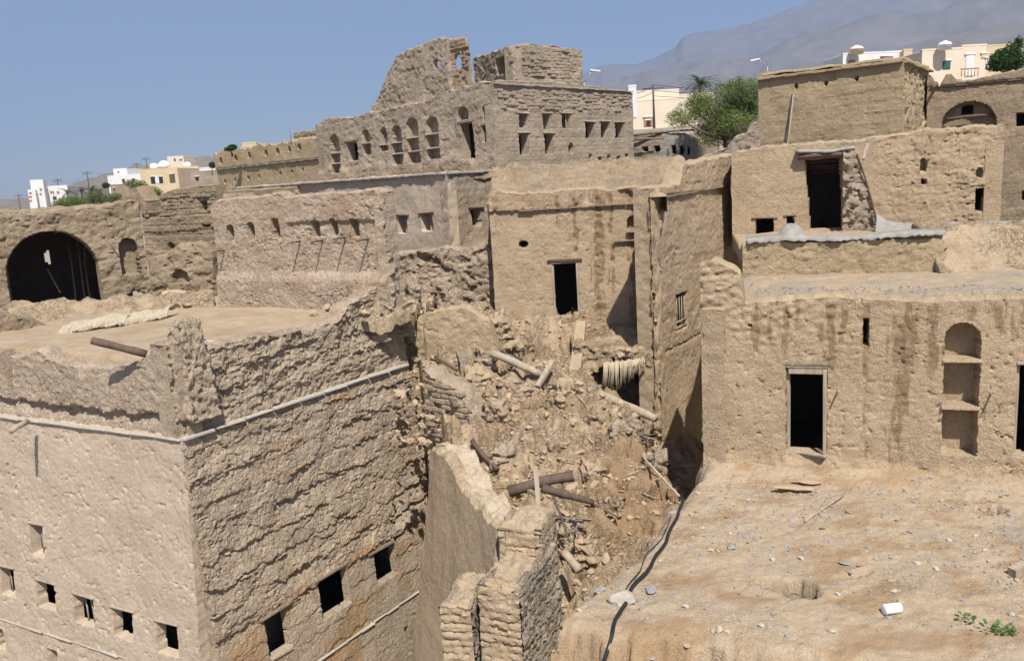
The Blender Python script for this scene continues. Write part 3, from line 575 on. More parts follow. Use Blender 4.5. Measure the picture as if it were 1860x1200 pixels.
stick('fallen_pole', wC.pt(wC.uz(95, 520)[0], zC + 1.9, -2.), wC.pt(wC.uz(112, 520)[0], zC + .9, -1.6), .04, .035, 'wood', hC, sides=6, segs=3)
stick('leaning_stick', wC.pt(wC.uz(197, 440)[0], wC.uz(197, 440)[1], .06), wC.pt(wC.uz(218, 470)[0], wC.uz(218, 470)[1], .06), .015, None, 'wooddark', hC, sides=5, segs=2)
gb = WP(plan(222, 360, 34.5), plan(262, 355, 34.0)); hg = wall(None, 'mud_gable', gb, -.4, gb.prof([(222, 372), (236, 345), (248, 340), (262, 365)]), 'brown', .06, .8, (), dict(und=.05, lump=.06), 47, ragged=.03); tag(hg, 'small grey capped mud gable poking above the arched ruin', 'gable')
# low ruin between arch and slit wall
wC2 = WP(plan(276, 520, 31.5), plan(392, 515, 31.2)); hC2 = wall(None, 'low_ruin_wall', wC2, zC - .5, wC2.prof([(276, 470), (300, 462), (320, 448), (350, 440), (372, 446), (392, 462)]), 'brown', .05, .6, [wC2.arch(312, 488, 346, 516, .25)], dict(und=.08, lump=.07, ls=.2, pit=.08, ps=2), 48, ragged=.08); tag(hC2, 'crumbling low wall with a shallow hollow left of the slit niche wall', 'wall')
# stone-coursed house behind
wL = WP(plan(258, 400, 43), plan(402, 400, 40)); hL = thing('coursed_brick_house', 'house of exposed brick courses with one square black window, behind the arch', 'house', (wL.A[0], wL.A[1], -5))
opsLb = [wL.rect(362, 364, 377, 384, .4), wL.rect(369, 407, 386, 413, .3), wL.arch(305, 439, 319, 458, .3)]
prL = wL.prof([(258, 366), (285, 358), (315, 345), (350, 340), (395, 336), (402, 337)])
def postL(U, Z, d, pe, st): return d + .06 * (np.sin((Z + .05 * np.sin(U)) * 3.9) > .2), pe, st
oL = wall(hL, 'wall', wL, -5.5, prL, 'brown', .06, .5, opsLb, dict(und=.05, brick=.035, bw=.36, bh=.16, lump=.02), 49, ragged=.04, post=postL)
_z = wL.uz(330, 392)[1]; bricks(oL, wL, .1, wL.L - .1, _z, _z + 1.15, 'brown', .38, .165, 170, .8, .075, 4, prL, avoid=opsLb)
wall(hL, 'wall', WP(tuple(wL.B), tuple(wL.B - wL.n * 6)), -5.5, .2, 'brown', .4, .4, seed=50); patch(hL, 'roof', (tuple(wL.A - wL.n * .3), tuple(wL.B - wL.n * .3), tuple(wL.B - wL.n * 6), tuple(wL.A - wL.n * 6)), .1, 'rubble', .3, .05, 51, .3)
# ================================================================== PARAPET HOUSE (crenel wall left of the hill ruin)
wE = WP(plan(393, 300, 66), plan(584, 290, 55)); hE = thing('parapet_house', 'long smooth mud house with two rows of small triangular slits under its parapet', 'house', (wE.A[0], wE.A[1], -4))
opsE = [wE.arch(x - 3.5, y - 6, x + 3.5, y + 6, .28, True, rise=1.6) for x, y in ((403, 291), (430, 286), (455, 281), (485, 277), (507, 274), (527, 270), (546, 266))]
opsE += [wE.arch(x - 2.5, y - 4, x + 2.5, y + 4, .25, True, rise=1.6) for x, y in ((408, 329), (427, 326), (451, 322), (471, 319), (509, 314), (530, 311), (550, 307))]
zE = wE.uz(480, 299)[1]
def postE(U, Z, d, pe, st): return d + .09 * (Z > zE) - .05 * np.exp(-((Z - zE) / .05) ** 2), pe, st
wall(hE, 'wall', wE, -4.5, wE.prof([(393, 279), (410, 272), (440, 272), (470, 265), (500, 262), (530, 258), (560, 252), (584, 252)]), 'straw', .07, .5, opsE, dict(und=.04, course=.02, ch=.5, lump=.012, fine=.012), 52, ragged=.14, post=postE)
ledge(hE, wE, 0, wE.L, zE, zE, 'stone', .3, .13, .06, 'ledge_stone', 5); patch(hE, 'roof', (tuple(wE.A - wE.n * .4), tuple(wE.B - wE.n * .4), tuple(wE.B - wE.n * 6), tuple(wE.A - wE.n * 6)), 1.9, 'rubble', .3, .05, 53, .3)
wall(hE, 'wall', WP(tuple(wE.B), tuple(wE.B - wE.n * 6)), -4.5, 2.2, 'straw', .4, .4, seed=54); wall(hE, 'wall', WP(tuple(wE.A - wE.n * 6), tuple(wE.A)), -4.5, 1.9, 'straw', .4, .4, seed=54); wall(hE, 'wall', WP(tuple(wE.B - wE.n * 6), tuple(wE.A - wE.n * 6)), -4.5, 1.7, 'straw', .5, .4, seed=54)
# ================================================================== HILL RUIN (two storeys with niches), D
Dc = plan(900, 240, 38); DL = plan(577, 270, 48.5); DR = plan(1150, 230, 45.5); zD = .3
wDL = WP(DL, Dc); wDR = WP(Dc, DR)
hD = thing('hilltop_ruin', 'roofless two storey hilltop ruin with rows of arched niches and black windows', 'house', (Dc[0], Dc[1], zD))
nich = [wDL.arch(601, 243, 618, 316, .35), wDL.arch(658, 234, 672, 282, .35), wDL.arch(689, 231, 703, 275, .35), wDL.arch(712, 226, 732, 301, .35), wDL.arch(740, 213, 761, 297, .35), wDL.arch(774, 211, 798, 290, .35), wDL.arch(829, 193, 852, 219, .35), wDL.arch(876, 190, 894, 219, .35), wDL.rect(874, 226, 898, 259, .35, False)]
opsDL = nich + [wDL.rect(630, 257, 650, 293, .5), wDL.rect(838, 222, 861, 290, .5)]
_zl = wDL.uz(700, 300)[1]
def postDL(U, Z, d, pe, st): return d + .12 * sstep(1.35, .9, Z + .35 * fbm(U * .8, Z * .3, 3, 9)), np.maximum(pe, .25 * (Z < 1.)), st
prDL = wDL.prof([(577, 226), (590, 217), (640, 214), (672, 205), (760, 189), (815, 166), (850, 158), (870, 150), (900, 148)])
oDL = wall(hD, 'wall', wDL, -.2, prDL, 'grey', .055, .6, opsDL, dict(und=.04, lump=.03, ls=.15, pit=.03, ps=1.6, pt=.4, course=.03, ch=.4, plate=.03, pls=.4, crev=.022, crs=.8, fine=.01), 61, ragged=.07, post=postDL)
for o, ys in ((nich[0], (278, 297)), (nich[1], (260,)), (nich[2], (263,)), (nich[3], (259, 279)), (nich[4], (250, 275)), (nich[5], (243, 269))):
    for y in ys: shelf(hD, wDL, o, wDL.uz(750, y + (750 - (proj(wDL.pt((o['u0'] + o['u1']) / 2, 2))[0])) * 0)[1] if 0 else wDL.uz(proj(wDL.pt((o['u0'] + o['u1']) / 2, 2.))[0], y)[1], 'slate')
for o in opsDL[-2:]: lintel(hD, wDL, o, 'wood', .18, .1, .05)
ww = [wDR.rect(*q, .45) for q in ((943, 206, 959, 232), (943, 241, 961, 282), (987, 206, 1000, 238), (989, 242, 1006, 280), (1021, 206, 1036, 234), (1063, 221, 1080, 252), (1091, 221, 1106, 251), (1118, 222, 1133, 252))]
opsDR = ww + [wDR.oval(1032, 259, 1042, 281, .3)] + [wDR.oval(x - 3.5, y - 5, x + 3.5, y + 5, .3) for x, y in ((1073, 284), (1090, 289), (1106, 285), (1123, 287), (1138, 283))]
prDR = wDR.prof([(900, 149), (920, 148), (1000, 150), (1040, 152), (1080, 158), (1150, 169)])
zt1 = wDR.uz(1000, 158)[1]; zsm = wDR.uz(960, 204)[1]
def postDR(U, Z, d, pe, st): return np.where(Z > zt1, d * .6 + .09, d * np.where(Z > zsm, 1., .55)), pe, st
oDR = wall(hD, 'wall', wDR, -.2, prDR, 'grey', .055, .6, opsDR, dict(und=.03, brick=.04, bw=.36, bh=.15, lump=.02, ls=.12, course=.05, ch=.62, plate=.02, crev=.02, crs=.8, fine=.01), 62, ragged=.04, post=postDR)
for o in ww: lintel(hD, wDR, o, 'slate', .12, .05, .06, 'lintel_slab')
bricks(oDR, wDR, .25, wDR.L - .2, zsm + .12, zt1 - .05, 'grey', .36, .15, 240, .62, .06, 6, prDR, avoid=opsDR)
ledge(hD, wDR, 0, wDR.L, zt1, zt1 - .02, 'stone', .32, .12, .05, 'ledge_stone', 6)
# leaf of a shutter still standing in one window
obj('shutter', box_mesh('shutter', .16, .04, .7, 'woodpale', .01), hD, wDR.pt(ww[4]['u1'] - .14, (ww[4]['z0'] + ww[4]['z1']) / 2, -.15), (0, 0, wDR.ang + .5))
# remaining outer walls
bL = tuple(wDL.A - wDL.n * 7.5 + wDL.d * 1); bR = tuple(wDR.B - wDR.n * 9)
wall(hD, 'wall', WP(DR, bR), -.4, 3.8, 'grey', .14, .5, (), dict(und=.06, lump=.04), 63); wall(hD, 'wall', WP(bR, bL), -.4, 3.9, 'grey', .4, .5, seed=64); wall(hD, 'wall', WP(bL, DL), -.4, 2.8, 'grey', .3, .5, seed=65)
_m = tuple((np.array(bL) + np.array(DL)) / 2)
patch(hD, 'upper_floor', (tuple(wDL.A + wDL.d * .6 - wDL.n * .45), tuple(np.array(Dc) + np.array([-.05, .7])), tuple(wDR.B - wDR.n * .45 - wDR.d * .4), tuple((np.array(bL) + np.array(bR)) / 2)), lambda X, Y: 4.0 - 1.2 * sstep(-4, -12, X), 'rubble', .3, .12, 66, .35)
# tall fin of the vanished upper floor and the square turret beside it
wF0, wF1 = off(wDL, 0, 0, -.9); wFi = WP(wF0, wF1); _u0 = wFi.uz(672, 200)[0]; _u1 = wFi.uz(851, 150)[0]; wFi = WP(tuple(wFi.A + wFi.d * _u0), tuple(wFi.A + wFi.d * _u1))
prF = wFi.prof([(672, 203), (690, 168), (704, 132), (720, 101), (740, 92), (762, 84), (790, 74), (812, 71), (838, 70), (842, 84), (847, 120), (851, 152)])
opF = [wFi.oval(785, 106, 798, 127, .26, True), wFi.arch(818, 96, 834, 126, .26, True, rise=1.7)]
uF = wFi.uz(814, 110)[0]
def postF(U, Z, d, pe, st): return d - .14 * sstep(uF - .05, uF + .1, U + .1 * fbm(U * 0, Z * 2, 2, 3)) + .0 * U, np.maximum(pe, .5 * sstep(uF, uF + .2, U)), st
oFi = wall(hD, 'tall_wall_fragment', wFi, 2.2, prF, 'grey', .05, .26, opF, dict(und=.05, lump=.035, ls=.18, pit=.04, ps=2, fine=.018), 67, 'full', .08, post=postF, room=0)
zb = wFi.uz(830, 150)[1]; bricks(oFi, wFi, uF + .1, wFi.L - .05, zb, zb + 3.6, 'brown', .34, .15, 90, .75, .0, 8, prF, off=-.08, avoid=opF)
tA = plan(861, 125, 44.5); tB = plan(930, 120, 40.5); tC = plan(1056, 120, 43.5)
wT1 = WP(tA, tB); wT2 = WP(tB, tC); opT = [wT1.rect(902, 102, 927, 134, .45)]
prT1 = wT1.prof([(861, 107), (880, 100), (905, 93), (930, 84)]); prT2 = wT2.prof([(930, 84), (948, 81), (985, 83), (1020, 86), (1056, 93)])
wall(hD, 'turret_wall', wT1, 3.6, prT1, 'grey', .055, .5, opT, dict(und=.05, lump=.04, pit=.04), 68, ragged=.05, room=0); lintel(hD, wT1, opT[0], 'wood', .15, .1, .05)
oT2 = wall(hD, 'turret_wall', wT2, 3.6, prT2, 'grey', .055, .5, (), dict(und=.06, brick=.035, bw=.36, bh=.15, lump=.03, course=.04, ch=.5), 69, ragged=.05)
bricks(oT2, wT2, .1, wT2.L - .1, wT2.uz(990, 140)[1], wT2.uz(990, 90)[1] + .2, 'grey', .36, .15, 150, .72, .05, 9, prT2)
t3 = tuple(np.array(tC) + np.array([-.8, 3.4])); t4 = tuple(np.array(tA) + np.array([.9, 3.])); wT3 = WP(tC, t3); wT4 = WP(t3, t4); wT5 = WP(t4, tA)
wall(hD, 'turret_wall', wT3, 3.6, 5.9, 'grey', .12, .4, seed=70); wall(hD, 'turret_wall', wT4, 3.6, 5.7, 'grey', .12, .4, [wT4.arch(908, 122, 920, 138, .3, True)], dict(und=.04), 71, room=0); wall(hD, 'turret_wall', wT5, 3.6, 5.6, 'grey', .15, .4, seed=72)
# ---- lower storey of the hill ruin
Lc = plan(815, 380, 36); Ll = tuple(np.array(Lc) + wDL.d * -19.5); Lr = plan(1158, 330, 45.9); zT = .38
wLL = WP(Ll, Lc); wLR = WP(Lc, Lr)
hD2 = thing('terrace_storey', 'smooth plastered lower storey below the hilltop ruin with three small windows', 'house', (Lc[0], Lc[1], -4.5))
o1 = [wLL.rect(723, 392, 740, 425, .45), wLL.rect(766, 388, 786, 421, .45)]; o2 = [wLR.rect(858, 378, 875, 412, .45)]
wall(hD2, 'wall', wLL, -4.8, zT, 'pale', .07, .5, o1, dict(und=.035, course=.015, ch=.55, lip=.8, fine=.01), 73, ragged=.02)
wall(hD2, 'wall', wLR, -4.8, zT, 'grey', .07, .5, o2, dict(und=.05, course=.03, ch=.5, lump=.02, pit=.03), 74, ragged=.02)
for o in o1: lintel(hD2, wLL, o, 'wooddark', .16, .06, .08)
lintel(hD2, wLR, o2[0], 'wooddark', .16, .06, .08)
for o in o1: obj('shutter', box_mesh('shutter', .12, .05, .75, 'woodpale', .01), hD2, wLL.pt((o['u0'] + o['u1']) / 2 + .05, (o['z0'] + o['z1']) / 2, -.2), (0, 0, wLL.ang + .9))
ledge(hD2, wLL, 0, wLL.L, zT, zT, 'stone', .3, .14, .07, 'ledge_stone', 11); ledge(hD2, wLR, 0, wLR.L, zT, zT, 'stone', .3, .12, .07, 'ledge_stone', 12)
patch(hD2, 'terrace', (tuple(wLL.A - wLL.n * .2), (Lc[0], Lc[1] + .2), tuple(np.array(Dc) + np.array([0, .8])), tuple(wDL.A)), lambda X, Y: zT + .02 + 0 * X, 'rubble', .14, .1, 75, .3, .06)
patch(hD2, 'terrace', ((Lc[0], Lc[1] + .2), tuple(wLR.B - wLR.n * .2), DR, Dc), lambda X, Y: zT + .02 + 0 * X, 'rubble', .14, .1, 76, .3, .06)
wall(hD2, 'wall', WP(Lr, tuple(wLR.B - wLR.n * 6)), -4.8, zT, 'grey', .4, .5, seed=77); wall(hD2, 'wall', WP(tuple(wLL.A - wLL.n * 6), Ll), -4.8, zT, 'grey', .4, .5, seed=78); wall(hD2, 'wall', WP(tuple(wLR.B - wLR.n * 6), tuple(wLL.A - wLL.n * 6)), -4.8, zT, 'grey', .6, .5, seed=79)
# rough wall under it
wQ = WP(plan(700, 510, 30.5), plan(897, 505, 29.4)); hQ = wall(None, 'rubble_stone_wall', wQ, -7.5, wQ.prof([(700, 462), (760, 458), (800, 452), (850, 455), (885, 448), (897, 456)]), 'rough', .05, .9, (), dict(und=.1, lump=.13, ls=.32, pit=.14, ps=1.3, pt=.25, fine=.035), 80, ragged=.12)
tag(hQ, 'rough stony wall stump left of the house with the tall black doorway', 'wall')
patch(hQ, 'wall_top', (tuple(wQ.A - wQ.n * .5), tuple(wQ.B - wQ.n * .5), tuple(wQ.B - wQ.n * 6), tuple(wQ.A - wQ.n * 9)), -2.75, 'rubble', .15, .12, 81, .3, .06)

# small things on and behind the roofs
for i in range(5):
    a = onz(352 + i * 9, 628 - (i % 3) * 7, zR + .03); b = onz(385 + i * 6, 631 - (i % 2) * 12, zR + .05); tag(stick('whitish_stick', a, b, .014, None, 'white', sides=4, segs=1, seed=i), 'thin whitish stick lying loose on the tower house roof', 'stick', 'white sticks on the tower roof')
tag(stick('bare_branch', at(529, 262, 50), at(526, 232, 50), .03, .015, 'wood', sides=5, segs=4, bend=.04), 'thin bare branch standing above the slit parapet', 'branch')
wRb = WP(plan(534, 250, 62), plan(582, 246, 60)); o = wall(None, 'reddish_ruin_top', wRb, 2.0, wRb.prof([(534, 243), (545, 240), (560, 238), (582, 237)]), 'brown', .08, .5, (), dict(und=.05, brick=.05, bw=.4, bh=.2, lump=.04), 57, ragged=.08); tag(o, 'reddish ruined wall top showing behind the slit parapet house', 'wall')
# ================================================================== MIDDLE HOUSE with the tall doorway, F + wing W
F0 = plan(893, 450, 28.4); F1 = plan(1174, 450, 27.9); wF = WP(F0, F1)
hF = thing('doorway_house', 'tan mud house with a tall black doorway above the rubble slope', 'house', (F0[0], F0[1], -8))
door = wF.rect(1004, 474, 1052, 578, .35); opsF = [door, wF.oval(941, 436, 960, 452, .3), wF.arch(1139, 391, 1162, 419, .3, False)]
zFl = wF.uz(1050, 377)[1]; sxF = lambda x, y=450: wF.uz(x, y)[0]; zFt = -.62
stF = streaks([(sxF(1015), .14, zFt, -2.2, .7), (sxF(1046), .16, zFt, -2.6, .85), (sxF(1088), .26, zFt, -5, .9), (sxF(1112), .12, zFt, -4.6, .6), (sxF(1150), .22, zFt, -5.2, .9), (sxF(1166), .1, zFt, -5.2, 1.), (sxF(905), .2, zFt, -1.6, .6)], .06)
def postFw(U, Z, d, pe, st):
    d, pe, st = stF(U, Z, d, pe, st); up = Z > zFl + .03 * noise(U * 3, U * 0, 4)
    d = np.where(up, d + .1 - .12 * sstep(.2, .55, fbm(U * 1.4, Z * .6, 3, 44)), d); return d, np.maximum(pe, .55 * up * sstep(-.1, .5, fbm(U * .6, Z * 2, 3, 45))), st
oF = wall(hF, 'wall', wF, -8.2, wF.prof([(893, 352), (905, 346), (930, 353), (1000, 350), (1060, 344), (1110, 346), (1174, 338)]), 'tan', .045, .5, opsF, dict(und=.025, course=.008, ch=.5, pit=.03, ps=3.5, pt=.6, lump=.006, ls=.12, fine=.006, chip=.04, ct=.62, crev=.008), 91, ragged=.05, post=postFw)
ledge(hF, wF, sxF(945), wF.L - .1, zFl, zFl + .03, 'wood', .5, .1, .05, 'drip_ledge_board', 13)
frame(hF, wF, door, 'woodpale', .07, .05); lintel(hF, wF, door, 'wooddark', .14, .09, .05)
shelf(hF, wF, dict(opsF[2], depth=.3), opsF[2]['z0'] - .02, 'wood', .12); shelf(hF, wF, dict(u0=sxF(1118), u1=sxF(1162), depth=.05), wF.uz(1140, 437)[1], 'wood', .1)
for x, y in ((1075, 478), (1108, 480), (1145, 482)):
    u, z = wF.uz(x, y); stick('hanging_stick', wF.pt(u, z, .05), wF.pt(u - .05, z - .6, .04), .016, .01, 'woodpale', hF, sides=5, segs=3, seed=x)
# wing
W0 = (4.25, 24.6); W1 = (8.8, 31.6); wW = WP(W0, W1)
hW = thing('wing_house', 'mud house wing with a barred window, turned away to the right of the doorway', 'house', (W0[0], W0[1], -9))
opW = [wW.rect(1227, 531, 1249, 600, .22)]
zWl = wW.uz(1255, 347)[1]; zWc = wW.uz(1243, 622)[1]
def postW(U, Z, d, pe, st):
    e = sstep(.9, .1, U + .25 * fbm(Z * 1.1, Z * 0, 3, 3)); d = d - .04 * e * (1 + 1.5 * fbm(U * 3, Z * 3, 3, 6)) - .05 * np.exp(-((Z - zWc - .03 * noise(U * 4, U * 0)) / .04) ** 2) + .05 * (Z > zWl)
    return d, np.maximum(pe, .3 * e), st
oW = wall(hW, 'wall', wW, -9.4, wW.prof([(1175, 344), (1200, 340), (1232, 338), (1240, 300), (1290, 290), (1330, 283), (1345, 283)]), 'tan', .05, .55, opW, dict(und=.03, course=.03, ch=.5, lump=.015, ls=.12, plate=.02, pls=.5, crev=.022, fine=.008, course2=.015), 92, ragged=.06, post=postW, room=.5)
for k in range(5):
    u = opW[0]['u0'] + (opW[0]['u1'] - opW[0]['u0']) * (k + .5) / 5; stick('window_bar', wW.pt(u, opW[0]['z0'], -.08), wW.pt(u, opW[0]['z1'], -.08), .016, None, 'woodpale', hW, sides=6, segs=1, bend=0)
for f in (.12, .3): stick('window_rail', wW.pt(opW[0]['u0'], opW[0]['z0'] + f, -.06), wW.pt(opW[0]['u1'], opW[0]['z0'] + f, -.06), .025, None, 'woodpale', hW, sides=6, segs=1, bend=0)
ledge(hW, wW, .2, wW.L, zWl - .1, zWl + .05, 'wood', .5, .08, .05, 'drip_ledge_board', 14)
wWs = WP((4.62, 28.1), (4.22, 24.55))
block('broken_corner', [(W0[0] - .02, W0[1] + .0), (W0[0] + .3, W0[1] + .3), (W0[0] + .4, W0[1] + .8), (W0[0] + .04, W0[1] + .8)], -9.4, -.62, 'tan', hW, 77, 60, .12, .0, .3, .2)
oWs = wall(hW, 'broken_side', wWs, -9.4, wWs.prof([(1171, 345), (1182, 343)]) if 0 else -.75, 'tan', .05, .5, (), dict(und=.05, lump=.05, ls=.25, pit=.08, ps=1.4, pt=.3, course=.04, ch=.3, fine=.03), 93, ragged=.05, ends=False)
bricks(oWs, wWs, .1, wWs.L - .5, -8.6, -.9, 'tan', .38, .17, 80, .25, .03, 15)
def roofF(X, Y): return -.62 + 1.0 * sstep(28.5, 38, Y) + .16 * sstep(-.2, .6, fbm(X * .9, Y * .9, 4, 8))
patch(hF, 'roof', (tuple(wF.A - wF.n * .3), tuple(np.array(W1) + np.array([-.6, -.3])), (6.6, 45.), plan(896, 330, 37.6)), roofF, 'brown', .08, .16, 94, .3, .14, lambda X, Y, Z: dict(peel=.35 * sstep(0, .5, fbm(X * .5, Y * .5, 3, 9))))
wall(hF, 'wall', WP(plan(896, 330, 37.6), F0), -8, -.75, 'tan', .1, .4, (), dict(und=.05, lump=.03), 96)
patch(hW, 'roof', ((4.6, 25.), (4.62, 25.05), tuple(np.array(W1) + np.array([-.5, -.2])), (4.4, 28.3)), -.72, 'rubble', .13, .06, 95, .3, .04)
# ================================================================== RIGHT HOUSE G with door and shelf niche
G0 = P2(onz(1278, 848, -6.5)); _g = onz(1860, 882, -6.5); G1 = tuple(np.array(G0) + (np.array(P2(_g)) - np.array(G0)) * 1.55); wG = WP(G0, G1)
hG = thing('shelf_niche_house', 'tan mud house at right with wood framed black door and tall shelved niche', 'house', (G0[0], G0[1], -6.5))
gd = wG.rect(1427, 663, 1503, 824, .34); gn = wG.arch(1713, 586, 1779, 828, .42); gd2 = wG.rect(1844, 657, 1925, 832, .34)
opsG = [gd, gn, gd2, wG.rect(1567, 578, 1579, 628, .35), wG.rect(1358, 588, 1367, 596, .12, False)]
sg = lambda x, y=650: wG.uz(x, y)[0]; zg = lambda y, x=1500: wG.uz(x, y)[1]
stG = streaks([(sg(1372), .12, -2.9, -4.0, .75), (sg(1395), .1, -2.9, -3.9, .7), (sg(1425), .1, -2.9, -4.1, .8), (sg(1445), .08, -2.9, -3.7, .6), (sg(1508), .22, -2.9, -4.4, 1.), (sg(1530), .1, -2.9, -3.8, .8), (sg(1573), .15, -2.9, -3.9, .85), (sg(1575), .1, -3.6, -6.3, .55), (sg(1645), .13, -2.9, -5.2, 1.), (sg(1632), .24, -3.2, -6.45, .62), (sg(1690), .2, -2.9, -4.5, .7), (sg(1760), .15, -2.9, -3.5, .5), (sg(1815), .2, -2.9, -3.6, .7), (sg(1850), .2, -2.9, -3.6, .7), (sg(1660), .1, -2.9, -4.2, .8)], .03)
zg0 = zg(640)
def postG(U, Z, d, pe, st):
    d, pe, st = stG(U, Z, d, pe, st); up = sstep(zg0 - .2, zg0 + .7, Z + .4 * fbm(U * .8, Z * .5, 3, 5)) * sstep(5.5, .5, U) 
    f1, f2, c = worley(U / .22, Z / .14, 71); d = d + up * (.07 * (.5 - f1) - .02) - .035 * sstep(-6.05, -6.35, Z) * fbm(U * 2, Z * 2, 2, 9)
    return d + .10 * sstep(-6.1, -6.6, Z), np.maximum(pe, .3 * sstep(-6.0, -6.5, Z)), st
oG = wall(hG, 'wall', wG, -7.1, wG.prof([(1278, 478), (1296, 471), (1330, 486), (1345, 500), (1352, 553), (1400, 548), (1500, 540), (1600, 545), (1700, 549), (1860, 541), (2100, 535)]), 'tan', .034, .5, opsG, dict(und=.02, course=.006, ch=.6, pit=.03, ps=4., pt=.6, crack=.008, cs=1.5, lump=.006, ls=.12, fine=.006, chip=.04, ct=.62, crev=.008), 101, ragged=.04, post=postG)
frame(hG, wG, gd, 'woodpale', .055, .05); frame(hG, wG, gd2, 'woodpale', .055, .05); lintel(hG, wG, gd, 'wood', .06, .05, .02)
obj('header_board', box_mesh('header_board', gd['u1'] - gd['u0'] - .1, .08, .13, 'woodpale', .006), hG, wG.pt((gd['u0'] + gd['u1']) / 2, gd['z1'] - .14, -.06), (0, 0, wG.ang))
for y in (655, 740): shelf(hG, wG, gn, wG.uz(1745, y)[1], 'tan', .05)
for x, y in ((1524, 708), (1799, 716)): peg(hG, wG, x, y, .26, .022, 'woodpale')
# house sides, roof
Gb0 = (9.9, 26.6); Gb1 = tuple(np.array(G1) + np.array([3.5, 10.]))
wall(hG, 'wall', WP(Gb0, G0), -9.6, -2.95, 'tan', .08, .5, (), dict(und=.06, lump=.04, pit=.04), 102); wall(hG, 'wall', WP(G1, Gb1), -7, -2.95, 'tan', .4, .5, seed=103); wall(hG, 'wall', WP(Gb1, Gb0), -9, -2.98, 'tan', .5, .5, seed=104)
g2a = onz(1349, 499, -2.88); g2b = onz(1714, 489, -2.88); wG2 = WP(P2(g2a), P2(g2b))
patch(hG, 'roof', (tuple(wG.A - wG.n * .35), tuple(wG.B - wG.n * .35), tuple(wG2.B + wG2.d * 7 - wG2.n * .3), tuple(wG2.A - wG2.n * .3 - wG2.d * .6)), -2.93, 'dirt', .08, .03, 105, .2, .05, lambda X, Y, Z: dict(stain=.8 * sstep(-.3, .5, fbm(X * .7, Y * .7, 4, 6))))
hG2 = thing('upper_terrace_wall', 'low mud retaining wall capped with grey cement on the right house roof', 'wall', (g2a[0], g2a[1], -2.9))
wall(hG2, 'wall', wG2, -3.1, wG2.prof([(1349, 456), (1356, 440), (1400, 437), (1450, 442), (1600, 436), (1700, 432), (1714, 436)]), 'straw', .045, .5, (), dict(und=.03, course=.03, ch=.35, lump=.03, ls=.12, plate=.03, pls=.3, crev=.025, fine=.01), 106, ragged=.03)
zU = -1.98
H0 = plan(1330, 410, 29.2); H1 = plan(1818, 390, 26.5); wH = WP(H0, H1)
def slopeU(X, Y): return zU + .03 * fbm(X, Y, 3, 4) - .36 * sstep(21.4, 24.2, Y + .06 * (X - 8))
patch(hG2, 'terrace', (tuple(wG2.A - wG2.n * .1), tuple(wG2.B - wG2.n * .1), tuple(wH.B + wH.n * -.2 + wH.d * 2), tuple(wH.A - wH.n * .2)), slopeU, 'dirt', .12, .03, 107, .4, .03)
# crumbling bank right of the wall
def bank(X, Y):
    t = np.clip((Y - (wG2.B[1] - .6 + .05 * (X - wG2.B[0]))) / 1.6, 0, 1); return -2.95 + .97 * sstep(0, 1, t) + .12 * fbm(X * 2, Y * 2, 4, 12)
patch(hG2, 'earth_bank', (tuple(wG2.B + wG2.n * .5 - wG2.d * .2), tuple(wG2.B + wG2.n * .5 + wG2.d * 8), tuple(wG2.B - wG2.n * 3 + wG2.d * 8), tuple(wG2.B - wG2.n * 3 - wG2.d * .2)), bank, 'rubble', .07, .1, 108, .2, .1, lambda X, Y, Z: dict(peel=.4 * sstep(0, .6, fbm(X, Y, 3, 2))))
# cement cap strip with wavy edge
n = 60; Vv = []; Fc = []
for i in range(n + 1):
    f = i / n; u = .12 + f * (wG2.L - .1); z = zU + .02 + .03 * math.sin(f * 9); fo = .08 + .05 * math.sin(f * 31) + random.uniform(-.03, .03); dr = -.02 - .05 * random.random(); bw_ = .75 + .25 * math.sin(f * 7 + 1)
    hgt = .3 * math.exp(-((f - .24) / .06) ** 4)
    for (o_, dz) in ((fo, dr - .03), (fo, dr + .02), (fo - .05, .025), (-.2, .03 + hgt * .6), (-.45, .035 + hgt), (-bw_, .02 + hgt * .3), (-bw_ - .05, -.06)): Vv.append(wG2.pt(u, z + dz + random.uniform(-.008, .008), o_))
for i in range(n):
    for k in range(6): a = i * 7 + k; Fc.append((a, a + 7, a + 8, a + 1))
obj('cement_cap', pymesh('cement_cap', Vv, Fc, M['cement'], True), hG2)
wcs = WP(plan(1592, 404, 26.6), plan(1900, 392, 24.6)); Vv = []; Fc = []
for i in range(n + 1):
    f = i / n; u = f * wcs.L; up = .28 * math.exp(-f * 16)
    for (o_, dz) in ((.5 + .08 * math.sin(f * 20), -.14), (.48 + .08 * math.sin(f * 20), .0), (.2, .05 + .2 * up), (-.1, .1 + up), (-.35, .16 + up * 1.3)): Vv.append(wcs.pt(u, zU - .3 + dz + random.uniform(-.01, .01), o_))
for i in range(n):
    for k in range(4): a = i * 5 + k; Fc.append((a, a + 5, a + 6, a + 1))
obj('cement_skirting', pymesh('cement_skirting', Vv, Fc, M['cement'], True), hG2)
